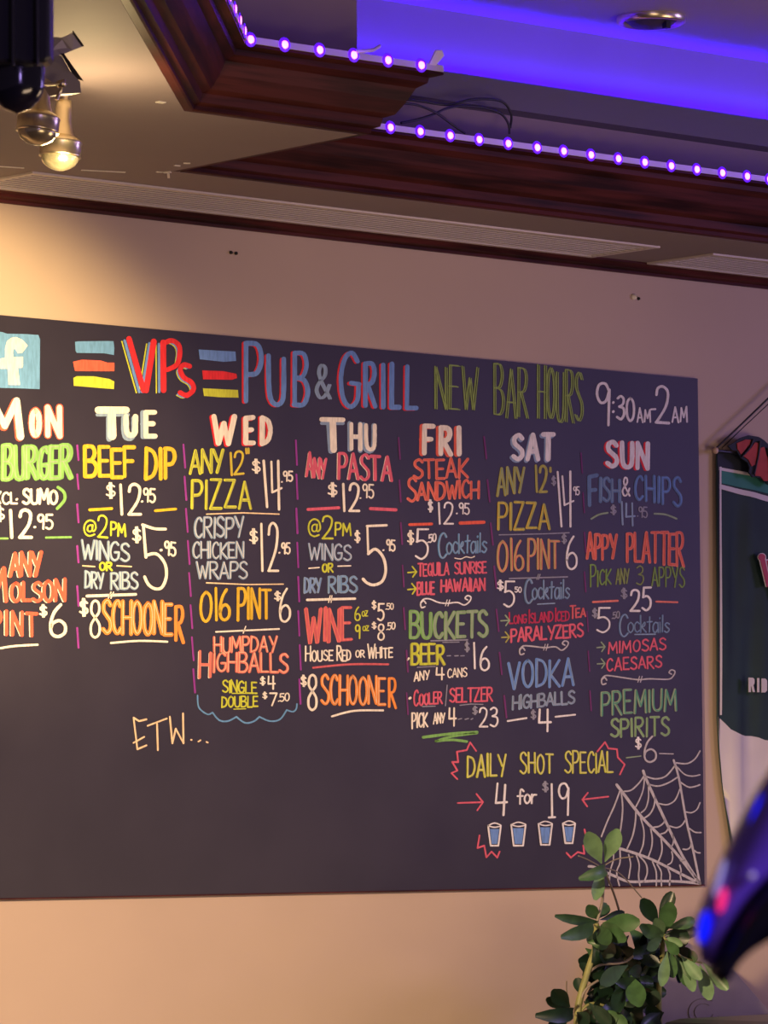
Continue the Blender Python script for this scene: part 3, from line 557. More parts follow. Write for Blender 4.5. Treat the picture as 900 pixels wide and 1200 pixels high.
# FRI
T('STEAK', (485,561,548,559,22,22), 3.4, 'coral', over='orangered', ow=1.2, gap=1.3); T('Sandwich', (478,587,561,583,27,27), 3.2, 'coral', over='orangered', ow=1, gap=1)
T('$', (502,600,507,600,14,14), 1.8, 'white'); T('12', (514,614,531,614,24,24), 2.2, 'white', gap=2); T('.', (535,602,536,602,8,8), 1.8, 'white'); T('95', (538,602,550,603,12,12), 1.7, 'white'); ln([(480,614.8),(506,614)], 3.2, 'orangered'); ln([(539.5,613),(567,612)], 4, 'orangered')
T('$', (478,638,485,638,16,16), 1.9, 'cream'); T('5', (487.5,655,502,655,34,34), 2.4, 'white', wob=0); T('.50', (501,636,511,634,9,9), 1.6, 'white', gap=1)
def cocktails(x0, y0, x1, y1, h, col, c2, w=2.2):
    T('C', (x0,y0+5,x0+(x1-x0)*.17,y0+5,h*1.12,h*1.12), w, col, over=c2, ow=w*.5, ooff=(1, 0), wob=0, label=NAMES.get(col, col)+' initial letter C of Cocktails'); T('{ocktails}', (x0+(x1-x0)*.18,y0,x1,y1,h*.84,h*.84), w*.9, col, over=c2, ow=w*.4)
cocktails(513,649,570,647,26,'skyblue','greyblue'); ln([(533,654),(540,655),(546,652.5),(552,653.5),(556,652)], 1.3, 'cream', smooth=True)
def arrow(x0, y0, x1, y1, h, w, col, name='arrow'):
    s = 1 if x1 > x0 else -1
    i = Ink().line([(x0,y0),(x1,y1)], w, 1).line([(x1-s*h*.8,y1-h),(x1,y1),(x1-s*h*.7,y1+h)], w, 1); i.done(col, None, name)
arrow(478,671,488,670,6,1.9,'lime'); arrow(478,691,487.5,690,6,1.9,'lime')
T('TEQUILA', (490,675,526,673,14,14), 2, 'pink', gap=1.1); T('SUNRISE', (533,673,570,671,13,13), 2, 'pink', gap=1.1); T('BLUE', (489,697,509,696,14,14), 2.4, 'pink', gap=1.1); T('HAWAIIAN', (517,693,568,692,14,14), 2.4, 'pink', gap=1.3)
def swirl(x0, y0, x1, y1, sag, col, w=1.8):
    mx, my = (x0+x1)/2, (y0+y1)/2+sag
    i = Ink().line([(x0+1,y0+4),(x0-1.5,y0+1),(x0-5,y0+4),(x0-4,y0+9),(x0,y0+8)], w, 1, True).line([(x0-5,y0+3),(x0-1,y0-1),(x0+6,y0-1),(mx-10,my+1),(mx,my+2),(mx+12,my+1),(x1-6,y1+6),(x1,y1+2),(x1+2,y1-3),(x1-2,y1-5),(x1-5,y1-2),(x1-2,y1)], w, 1, True)
    i.line([(mx-2,my+5),(mx,my-2)], 1.1, 1).line([(mx+1,my+5),(mx+3,my-2)], 1.1, 1); i.done(col, None, 'flourish')
swirl(498,703,550,703,2,'white')
T('BU', (481,747,505,747,31,29), 4, 'green', over='palegreen', ow=1.1, gap=1.3, label='bright green marker lettering reading BU of BUCKETS'); T('CKETS', (509,748,571,746,29,30), 3.2, 'palegreen', under='green', uw=4, uoff=(0, 0), gap=1.4, label='pale green lettering reading CKETS of BUCKETS'); ln([(505,751),(548,749.8)], 1.4, 'grey'); ln([(519,752.8),(538,752.4)], 1.2, 'grey')
T('BEER', (483,779,521,778,24,22), 2.6, 'lime', under='olive', uw=2, gap=1.2); ln([(477.5,773),(479,771.5)], 2.6, 'cream', name='dot')
for a, b in ((524,528),(533,537),(540,544)): ln([(a,768.6),(b,768.4)], 1.3, 'grey', name='dash')
T('$', (545,764,550,764,12,12), 1.4, 'grey'); T('16', (555,784,573,785,30,27), 2.3, 'white', gap=2.4); ln([(489,782),(510,781)], 1.2, 'grey'); T('ANY', (485.5,798,503,796,10,10), 1.6, 'cream'); T('4', (511,796,520,796,14,14), 1.9, 'cream'); T('CANS', (524.5,794,547,793,10,10), 1.5, 'cream', gap=1.2)
ln([(480,818.5),(481,817.8)], 3, 'cream', name='dot'); T('Cooler', (485,827,518,824,18,18), 2, 'pink', gap=1); ln([(522,827),(524,803)], 1.3, 'grey'); T('SELTZER', (527.5,823,577,821,16,16), 2.1, 'pink', gap=1.1); ln([(495,828),(510,827.5)], 1.2, 'grey'); ln([(539,826.5),(552,825),(566,825.5)], 1.2, 'grey')
T('PICK', (483,853,501,851,18,16), 2, 'cream', gap=1.3); T('ANY', (508,848,521,847,12,11), 1.6, 'cream', gap=1); T('4', (526,850,534,850,21,21), 2.2, 'cream')
for a, b in ((537,541),(545,549),(552,554)): ln([(a,843),(b,842)], 1.3, 'grey', name='dash')
T('$', (554,838,559.5,837,10,10), 1.4, 'grey'); T('23', (562,852,583,852,22,22), 2.2, 'white', gap=1.8)
ln([(496,864),(528,860),(559,858)], 3.4, 'green', smooth=True, name='scribbled_underline'); ln([(559,859),(530,863),(511,868.5)], 3, 'green', smooth=True, name='scribbled_underline'); ln([(511,868.5),(530,867),(547,869)], 3.2, 'green', smooth=True, name='scribbled_underline')
# SAT
T('ANY', (583,580,614,577,31,28), 3.2, 'olive', over='palegreen', ow=.8, gap=1.2); T("12'", (628,577,645,576,30,29), 3, 'olive', gap=1.6); T('PIZZA', (584,620,644,619,32,29), 3.2, 'olive', over='gold', ow=1, ooff=(-1, .3), gap=1.5)
T('$', (646.5,569,651.5,569,11,11), 1.3, 'grey'); i = Ink().line([(653.5,553),(658,617)], 2.3, 1).line([(659,558),(661.5,592),(672,587)], 2.1, 1).line([(668.3,552.5),(668.5,617)], 2.4, 1); i.done('white', 'tall white figures 14 in the SAT column'); T('95', (672,580,679,580,9,9), 1.3, 'white', gap=1); ln([(585,626.8),(640,625.5),(667,624.3)], 1.3, 'grey')
T('O16', (583,670,613,669,37,35), 2.8, 'tan', over='coral', ow=.7, ooff=(1.3, .3), gap=1.3); T('PINT', (619,669,655,665,36,31), 2.8, 'tan', over='coral', ow=.7, ooff=(1.3, .3), gap=1.4); T('$', (658.5,637,664,637,11,11), 1.4, 'grey'); T('6', (664,667,676,667,37,37), 2.2, 'white', wob=0)
ln([(597,678),(665,676)], 1.5, 'grey'); ln([(629,679),(631,673)], 1.2, 'grey', name='tick'); ln([(631,679),(633,673)], 1.2, 'grey', name='tick')
T('$', (583,692,590,692,12,12), 1.5, 'white'); T('5', (591,711,603,711,29,29), 2.2, 'white', wob=0); T('50', (603.5,694,611,694,6,6), 1.3, 'white'); cocktails(614,702,667,701,25,'dimblue','greyblue',2.4); ln([(630,708),(650,707)], 1.4, 'greyblue')
arrow(587,727.5,597,727,6,1.6,'palegreen'); arrow(588,747,597,746.5,6,1.6,'olive')
T('Long', (597,731,617,730,13,13), 1.8, 'darkred', gap=.9); T('Island', (620,730,648,728,15,15), 1.8, 'darkred', gap=.9); T('Iced', (651,728,667,727,15,15), 1.7, 'darkred', gap=.9); T('Tea', (668,725,686,722,15,13), 2, 'rose', gap=.9); T('PARALYZERS', (599,752,683,746,15,15), 2.4, 'pink', gap=1.3)
swirl(614,758,664,756,0,'web')
T('VODKA', (596,807,672,803,31,31), 3.4, 'blue', over='greyblue', ow=.8, ooff=(1.3, .2), gap=1.5); T('HIGHBALLS', (601,831,673,824,15,14), 2.6, 'greyblue', over='grey', ow=.7, gap=1.1); T('$', (622.5,843,628,843,11,11), 1.4, 'grey'); T('4', (631,857,645,857,26,26), 2.6, 'white', wob=0); ln([(595,845),(617,841.5)], 2, 'white'); ln([(651,840),(674,837.5)], 2, 'white')
# SUN
T('F', (691,592,700,592,34,36), 4.4, 'dimblue', wob=0, label='large dim blue letter F'); T('ISH', (703,587,726,587,27,25), 4, 'dimblue', over='greyblue', ow=.7, gap=1.5); T('&', (729.5,581,738,581,21,21), 2.2, 'white', wob=0); T('CHIPS', (744,585,798,593,27,34), 3.6, 'dimblue', over='blue', ow=1.2, gap=2)
T('$', (716,603,722,603,11,11), 1.6, 'grey'); T('14', (728,615,744,615,26,27), 2.2, 'greyblue', gap=1.6); T('.95', (747,605,758.5,607,11,12), 1.4, 'grey', gap=.9); ln([(693,608),(702,603),(712,601)], 2, 'palegreen', smooth=True); ln([(767,602),(780,603),(793,608)], 2.2, 'palegreen', smooth=True)
T('APPY', (688,655,722,655,29,28), 3.6, 'coral', over='orangered', ow=1, gap=1.4); T('PLATTER', (735,658,801,662,33,38), 3.6, 'coral', over='orangered', ow=1, gap=1.4)
T('Pick', (692,688,716,684,26,23), 1.8, 'sage', over='leaf', ow=.9, gap=1.2); T('ANY', (722,684,737,684,17,17), 1.7, 'sage', gap=1); T('3', (746,686,754,686,22,22), 1.6, 'sage'); T('APPYS', (764,686,802,689,22,24), 1.8, 'sage', over='leaf', ow=.7, gap=1.4)
T('$', (728,701,735,702,12,12), 1.6, 'grey'); T('25', (739,715,763,715,25,26), 2.6, 'white', gap=1.6); ln([(695,705.5),(724,704)], 2.4, 'coral'); ln([(769,705),(794,705.8)], 2.2, 'coral')
T('$', (694.5,724,700,724,11,11), 1.5, 'grey'); T('5', (700,741,715,741,28,28), 2.1, 'white', wob=0); T('.50', (717,725,726,724,7,8), 1.3, 'grey', gap=1); cocktails(725,741,784,741,23,'dimblue','greyblue',2); ln([(744,743.5),(768,743.2)], 1.4, 'greyblue')
arrow(699.5,759,709,758,5.5,1.5,'palegreen'); arrow(700,778,709,777.5,5.5,1.5,'palegreen'); T('MIMOSAS', (713,766,780,761,13,13), 2, 'pink', gap=1.6); T('CAESARS', (711,786,775,782,14,14), 2, 'pink', gap=1.6)
swirl(710,793,789,790,3,'web',1.7)
T('PREMIUM', (705,838,792,832,27,25), 2.8, 'palegreen', over='teal', ow=1.2, ooff=(1, .2), gap=1.6); T('SPIRITS', (716,863,784,862,21,21), 2.8, 'palegreen', over='green', ow=.8, gap=1.7); T('$', (745,878,751.5,878,14,14), 1.5, 'white'); T('6', (755,893,769,893,29,29), 2.3, 'web', wob=0); ln([(734,888),(751,886)], 1.4, 'palegreen'); ln([(773,883),(789,883.5)], 1.3, 'web')
# the special
T('DAILY', (548,910,593,909,25,26), 2.6, 'lime', over='paleyellow', ow=.8, gap=1.4); T('SHOT', (610,906,648,906,24,22), 2.4, 'lime', over='paleyellow', ow=.8, gap=1.5); T('SPECIAL', (662,906,718,905,25,23), 2.3, 'lime', over='paleyellow', ow=.7, gap=1.3)
def zig(P, label): Ink().line(P, 2.0, 1).done('pink', label, 'burst_outline')
zig([(558,880),(551,870),(547,879),(535.5,881),(537,893),(530,893),(536,903),(529,906),(536,913)], None); zig([(700,880.6),(709,869.6),(713,877),(723,878),(724,887.5),(732,896),(726.5,907.5)], None)
zig([(562,979),(559.6,993.7),(567.5,991),(570,1004.7),(576,998),(582.7,1005),(585.5,998)], None); zig([(664,999.5),(669,1005),(677,998.5),(684.7,1000.5),(683.6,991)], None); zig([(685,972),(686.5,979)], None)
i = Ink().line([(583,918),(581,941),(594,940)], 2.4, 1).line([(592,920),(590,955)], 2.6, 1); i.done('white', 'white figure 4 of the shot special'); T('{for}', (606.5,942,628,941,17,17), 2.2, 'white', gap=1.8, wob=.1); T('$', (636,928,642.5,928,12,12), 1.5, 'grey'); i = Ink().line([(646.5,919),(647,957)], 2.4, 1).line([(643,958),(650.5,957.6)], 2.2, 1); write(i, '9', (654.5,955,667,955,38,38), 2.4, 1, wob=0); i.done('white', 'white figures 19 of the shot special')
arrow(536.5,941,566,940,9.5,2,'pink','pink_arrow'); arrow(713,933.5,682.5,937,8,2,'pink','pink_arrow')
for x0, x1, y0, y1 in ((572,587,966.5,991),(599,616,965.5,991),(631,647,964.5,990),(659.5,674,964,988)):
    d = 3.0; Ink().poly([(x0+2,y0+5),(x1-2,y0+5),(x1-d-1.4,y1-2),(x0+d+1.4,y1-2)], 1).done('blue', None, 'shot_fill')
    m = (x0+x1)/2; i = Ink().line([(x0,y0+1),(x0+d,y1),(x1-d,y1),(x1,y0+1)], 2, 2).line([(x0,y0+1),(m,y0-2),(x1,y0+1),(m,y0+3),(x0,y0+1)], 1.5, 2, True); i.done('white', None, 'shot_glass_outline')
# the cobweb in the corner
def cw(x, y): return (690+x/6.43, 880+y/6.43)
def web(P, w, sm=True): ln([cw(*p) for p in P], w, 'web', name='web_thread', smooth=sm)
for P, w in [([(838,1000),(640,750),(400,500),(260,320),(210,255)], 3.2), ([(838,1000),(700,780),(560,490),(440,230),(410,150)], 2.9), ([(838,1000),(780,720),(730,500),(680,210),(640,70)], 2.7),
             ([(838,1000),(700,930),(480,820),(330,765),(200,725)], 3.3), ([(838,1000),(700,985),(500,980),(310,985),(200,945),(120,910),(40,875),(0,870)], 3.2)]: web(P, w)
for P in [[(235,300),(190,420),(140,530),(95,645)], [(245,310),(255,430),(245,550),(225,680)], [(265,305),(320,295),(380,240),(415,190)], [(425,190),(500,210),(580,190),(650,110)], [(450,250),(520,265),(600,240),(665,200)], [(660,90),(740,95),(800,60),(838,0)], [(665,120),(720,175),(780,190),(836,180)],
          [(690,235),(750,272),(800,268),(836,255)], [(420,200),(410,290),(385,360),(355,420)], [(448,245),(450,350),(430,430),(395,465)], [(500,350),(490,420),(460,475),(420,505)], [(525,395),(590,405),(650,370),(685,290)], [(735,460),(775,465),(815,440),(838,390)],
          [(355,450),(350,540),(330,640),(290,735)], [(390,505),(415,600),(410,700),(385,770)], [(465,580),(478,660),(472,730),(450,795)], [(545,665),(552,730),(545,780),(525,830)], [(490,575),(530,568),(565,540),(575,510)], [(545,625),(575,615),(595,590),(600,565)], [(605,565),(660,578),(700,560),(728,520)], [(760,585),(800,612),(845,615)],
          [(630,625),(638,670),(632,705),(615,730)], [(710,740),(740,742),(765,725),(770,700)], [(795,750),(815,765),(838,768)], [(625,760),(632,800),(622,840),(595,858)], [(690,825),(705,832),(725,820)], [(685,860),(695,900),(690,940),(700,985)],
          [(185,730),(185,820),(160,910),(155,1010)], [(235,745),(235,840),(210,915),(230,1015)], [(300,780),(315,850),(310,900),(300,960)], [(360,790),(380,860),(375,940),(385,1015)], [(380,790),(430,850),(440,920),(415,990)], [(480,835),(505,900),(510,960),(508,1015)], [(515,855),(545,910),(545,970),(548,1015)], [(595,885),(612,930),(610,980),(608,1012)]]: web(P, 1.7)
# ------------------------------------------------------------------ the banner at the right
YBN = -.022
BN = empty('hanging_banner', PY(843, 530, YBN), 'dark green and white cloth banner hung by cords, at the right edge of the picture', 'banner')
def cloth(P, name, m, lay, y0=YBN, parent=None, th=.0015, wave=True, label=None):
    """flat cloth piece following the banner's soft folds"""
    parent = parent or BN
    tri = tessellate_polygon([[Vector((x, y, 0)) for x, y in P]])
    mb = MB(); q = [PY(x, y, y0-.0018*lay) for x, y in P]; n = len(q)
    mb.add(q+[v+Vector((0, th, 0)) for v in q], [t for t in tri]+[tuple(i+n for i in t[::-1]) for t in tri]+[(i, (i+1) % n, (i+1) % n+n, i+n) for i in range(n)])
    o = mb.build(name, m, parent)
    if label: o['label'] = label
    return o
def fold(u): return .010*sin(u*9+.6)+.006*sin(u*17+1)
# main cloth: a grid with real vertical folds; u across (0 left edge), v down
def edge_x(y):
    t = [(528,840.5),(700,841),(840,841),(880,843),(920,847),(980,856),(1040,868)]
    for (a, xa), (b, xb) in zip(t[:-1], t[1:]):
        if y <= b: return xa+(xb-xa)*(y-a)/(b-a)
    return t[-1][1]
mb = MB(); nu, nv = 40, 60; vs = []
for j in range(nv+1):
    y = 529+(1035-529)*j/nv
    for i in range(nu+1):
        x = edge_x(y)+(1010-edge_x(y))*i/nu
        yy = y+ (x-841)*.10*(1-j/nv)
        p = PY(x, yy, YBN+.006); u = (p.x-BN.location.x); amp = min(1, j/12)*min(1, i/4)
        p.y += amp*(.006*sin(u*42-1.5*j/nv*3)+.003*sin(u*90+j*.15))+.004; p.y = min(p.y, -.004); vs.append(p)
fs = [(j*(nu+1)+i, j*(nu+1)+i+1, (j+1)*(nu+1)+i+1, (j+1)*(nu+1)+i) for j in range(nv) for i in range(nu)]
mb.raw = True; mb.add(vs, fs, True); cl = mb.build('cloth', M['green_cloth'], BN)
sm = cl.modifiers.new('thick', 'SOLIDIFY'); sm.thickness = .001
# the white field at the foot is the same grid below a torn-looking diagonal, laid over it
def wline(x): 
    t = [(838,836),(848,846),(858,857),(868,861),(880,863),(888,862),(893,867),(905,868),(1010,880)]
    for (a, ya), (b, yb) in zip(t[:-1], t[1:]):
        if x <= b: return ya+(yb-ya)*(x-a)/(b-a)
    return 880
def patch(fx0, fx1, ftop, fbot, m, name, lay, nu=24, nv=10, label=None):
    mb = MB(); vs = []
    for j in range(nv+1):
        for i in range(nu+1):
            x0 = fx0+(fx1-fx0)*i/nu; ya, yb = ftop(x0), fbot(x0); y = ya+(yb-ya)*j/nv; x = max(x0, edge_x(y)+(.8 if lay else 0))
            p = PY(x, y, YBN+.006); jj = (y-529-(x-841)*.1)/506*60; u = p.x-BN.location.x; amp = max(0, min(1, jj/12))*max(0, min(1, (x-841)/17))
            p.y += amp*(.006*sin(u*42-1.5*jj/60*3)+.003*sin(u*90+jj*.15))+.004; p.y = min(p.y, -.004)-.0012*lay-.0015; vs.append(p)
    fs = [(j*(nu+1)+i, j*(nu+1)+i+1, (j+1)*(nu+1)+i+1, (j+1)*(nu+1)+i) for j in range(nv) for i in range(nu)]
    mb.raw = True; mb.add(vs, fs, True); o = mb.build(name, m, BN)
    if label: o['label'] = label
    return o
patch(842, 1008, wline, lambda x: 1040+(x-841)*.02, M['white_cloth'], 'field', 1, label='white lower field of the banner', nv=26)
patch(840.5, 1008, lambda x: 529+(x-841)*.10, lambda x: 547+(x-841)*.2, M['navy'], 'header', 1, label='dark blue top strip')
patch(842.5, 1008, lambda x: 547+(x-841)*.185, lambda x: 550.5+(x-841)*.185, M['white_cloth'], 'trim_band', 2, label='thin white upper band')
patch(843.5, 1008, lambda x: 550.5+(x-841)*.185, lambda x: 565+(x-841)*.22, M['teal_cloth'], 'trim_band', 1, label='teal band')
patch(843, 1008, lambda x: 566.5+(x-841)*.25, lambda x: 572+(x-841)*.27, M['white_cloth'], 'trim_band', 2, label='white slanting band')
patch(840.8, 843.2, lambda x: 547, lambda x: 1035, M['navy'], 'side_hem', 2, nu=2, nv=60)
patch(843.0, 845.2, lambda x: 547, lambda x: 838, M['white_cloth'], 'piping', 3, nu=2, nv=44, label='white line down the left side')
# emblem: pink shafts with pale outline, cut by the frame
for m, w, l in ((M['white_cloth'], 1.6, 3), (M['pink_cloth'], 0, 4)):
    mbx = []
    ring = [(893+(4.0+w*.6)*cos(t), 653+(4.0+w*.6)*sin(t)) for t in [k*pi/7 for k in range(14)]]
    cloth(ring, 'emblem', m, l, YBN-.004)
    cloth([(893-2-w,655),(896+w,653),(903+w,686),(899-w,688)], 'emblem', m, l+.4, YBN-.004)
    cloth([(899-w*.6,657-w),(912,655-w),(914,700),(908,702)], 'emblem', m, l+.4, YBN-.004)
def let(P, lay=4): cloth(P, 'banner_letter', M['white_cloth'], lay, YBN-.004, label='pale block capital on the banner')
def bar(a, b, w):
    dx, dy = b[0]-a[0], b[1]-a[1]; l = hypot(dx, dy); nx, ny = -dy/l*w/2, dx/l*w/2
    return [(a[0]+nx, a[1]+ny), (b[0]+nx, b[1]+ny), (b[0]-nx, b[1]-ny), (a[0]-nx, a[1]-ny)]
let([(877.5,794),(882.5,794.2),(884.3,796),(884.3,801),(883,803),(884.8,811),(882.4,811),(880.8,804),(880,804),(880,811),(877.5,811)])
let([(887.6,794.6),(890,794.6),(890,811.2),(887.6,811.2)])
let([(892.6,795),(897,795.2),(899,797.4),(899,809),(897,811.4),(892.6,811.4)])
# header rod, knob and cords
a, b = PY(838, 528, YBN-.006), PY(1008, 547, YBN-.006)
MB().tube([a, b], .004, 10).build('rod', M['black'], BN)
MB().lathe(a+Vector((-.006, 0, 0)), (1, 0, 0), [(0, 0), (.001, .006), (.009, .008), (.012, .004)], 14).build('rod_knob', mat('pale_wood_knob', (.6, .42, .32), .5), BN)
MB().tube([PY(838.5, 526, YBN-.008), PY(869, 497, YBN-.008), PY(935, 433, YBN-.004)], .0022, 6).build('cord', M['wire'], BN)
MB().tube([PY(846, 525, YBN+.010), PY(872, 500, YBN+.012), PY(935, 441, YBN+.012)], .0012, 6).build('cord', M['wire'], BN)
# ------------------------------------------------------------------ red and black webbed wing in front of the banner's top
def C3(P, s=9.23, ox=820, oy=450): return [(ox+x/s, oy+y/s) for x, y in P]
yw = YBN-.020
WG = empty('wing_decoration', PY(885, 565, yw), 'red and black scalloped bat-wing decoration pinned over the top of the green banner', 'decoration')
out = C3([(310,668),(385,625),(440,585),(530,555),(640,572),(700,610),(760,670),(850,760),(930,900),(960,1090),(880,1060),(800,1110),(738,1085),(700,1040),(640,1010),(600,1000),(575,1010),(535,960),(540,900),(520,850),(450,800),(400,720),(350,715)])
o = cloth(out, 'membrane_frame', M['navy'], 0, yw, WG, .004)
for P in ([(405,640),(500,600),(555,605),(540,650),(450,760),(410,700)], [(475,780),(560,690),(600,630),(640,640),(635,700),(600,870),(565,890),(530,820)], [(600,990),(625,830),(660,690),(700,680),(720,760),(745,820),(750,1050),(700,1050),(660,1000)], [(770,800),(760,700),(840,790),(900,900),(930,1050),(870,1030),(800,1070),(775,1000)]):
    cloth(C3(P), 'membrane', M['red_cloth'], .8, yw-.001, WG, .002)
for P in ([(575,600),(540,690),(455,790)], [(650,620),(635,760),(590,980)], [(735,690),(755,860),(755,1070)]):
    MB().tube(catm([PY(x, y, yw-.004) for x, y in C3(P)], 4), .0035, 8, .002).build('rib', M['wire'], WG)
# ------------------------------------------------------------------ flat grey shape and black cabinet below
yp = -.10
GP = empty('grey_shape', PY(800, 1215, yp), 'flat grey sloping-sided shape with a faint swirl, upright behind the leaves', 'panel')
MB().prism([PY(x, y, yp) for x, y in [(760, 1085), (838, 1118), (856, 1132), (915, 1200), (935, 1232), (742, 1232), (745, 1150)]], (0, .012, 0)).build('board', M['grey_shape'], GP, bevel=.002)  # upright flat board filling the grey area behind the leaves
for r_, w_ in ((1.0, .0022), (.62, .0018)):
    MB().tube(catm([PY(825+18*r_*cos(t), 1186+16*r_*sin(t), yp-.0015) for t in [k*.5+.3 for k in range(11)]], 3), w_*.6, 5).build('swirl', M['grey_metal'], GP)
bc = empty('black_cabinet', (PY(860, 1230, -.7).x, -.7, 0), 'black cabinet top along the bottom edge under the grey shape', 'cabinet')
zt = PY(850, 1191, -.56).z
xl = PY(772, 1195, -.56).x
MB().prism([(xl, -.90, 0), (xl+2.2, -.90, 0), (xl+2.2, -.90, zt), (xl+.06, -.90, zt), (xl+.02, -.90, zt-.006), (xl, -.90, zt-.016)], (0, .34, 0)).build('body', M['black'], bc, bevel=.004)
MB().box((xl+.05, -.915, .15), (xl+1.0, -.9005, zt-.08)).build('door', M['black'], bc, bevel=.003)
MB().box((xl+1.04, -.915, .15), (xl+2.1, -.9005, zt-.08)).build('door', M['black'], bc, bevel=.003)
# ------------------------------------------------------------------ umbrella plant
YP = -.34
xp = PY(700, 1180, YP)
PL = empty('potted_plant', (xp.x, YP, 0), 'leafy green umbrella plant with glossy oval leaves in front of the drawn cobweb', 'plant')
def leaf(base, tip, wpx, m, d0=0., d1=.0, cup=.25, droop=.0, twist=0.):
    """obovate leaf with a midrib fold; d0, d1 are depths of base and tip in front of the plant's middle"""
    a = PY(base[0], base[1], YP-d0); b = PY(tip[0], tip[1], YP-d1); ax = b-a; L = ax.length
    t = ax.normalized(); side = t.cross(FW).normalized(); side = (side*cos(twist)+t.cross(side)*sin(twist)).normalized(); nn = side.cross(t).normalized()
    if nn.dot(FW) > 0: nn = -nn
    w = wpx*1.12*.00188/2; N = 8; vs = []
    sh = [.06, .24, .48, .72, .91, 1.0, .98, .80, .30]
    for i in range(N+1):
        s = i/N; c = a+ax*s+nn*(droop*L*4*s*(1-s)); ww = w*sh[i]
        vs += [c-side*ww+nn*ww*cup, c-side*ww*.5+nn*ww*cup*.25, c, c+side*ww*.5+nn*ww*cup*.25, c+side*ww+nn*ww*cup]
    fs = [(i*5+k, i*5+k+1, (i+1)*5+k+1, (i+1)*5+k) for i in range(N) for k in range(4)]
    mb = MB(); mb.raw = True; mb.add(vs, fs, True); o = mb.build('leaf', m, PL)
    return o
def stemline(P, r, m, name='stem', r1=None):
    MB().tube(catm([PY(x, y, YP-d) for x, y, d in P], 5), r, 7, r1).build(name, m, PL)
pa, mi, da = M['leaf_pale'], M['leaf_mid'], M['leaf_dark']
stemline([(676,1240,0),(677,1188,0),(681,1165,0),(692,1128,0),(697,1112,0),(699,1082,.01)], .0085, M['stem'], r1=.006)
stemline([(699,1082,.01),(706,1055,.02),(707,1018,.04)], .0032, M['petiole'], r1=.003)
stemline([(730,1085,-.03),(722,1055,.0),(712,1028,.03),(707,1017,.04)], .0025, M['petiole'])
stemline([(775,1240,-.05),(772,1170,-.04),(776,1120,-.02),(777,1095,0)], .007, M['stem'], r1=.005)
stemline([(677,1190,.0),(688,1178,.01),(700,1176,.02),(720,1184,.03)], .003, M['stem']); stemline([(690,1140,.0),(703,1131,.01),(730,1128,.02),(742,1120,.03)], .003, M['petiole']); stemline([(678,1180,0),(686,1160,.01),(701,1149,.02)], .0028, M['petiole'])
for P in ([(706,1017,.04),(690,1008,.05),(678,1003,.06)], [(707,1015,.04),(722,1007,.05),(742,1004,.07)], [(708,1017,.04),(722,1021,.03),(733,1030,.02),(752,1052,0)], [(667,1176,0),(664,1160,.01),(664,1150,.02)]): stemline(P, .0014, M['petiole'], 'petiole')
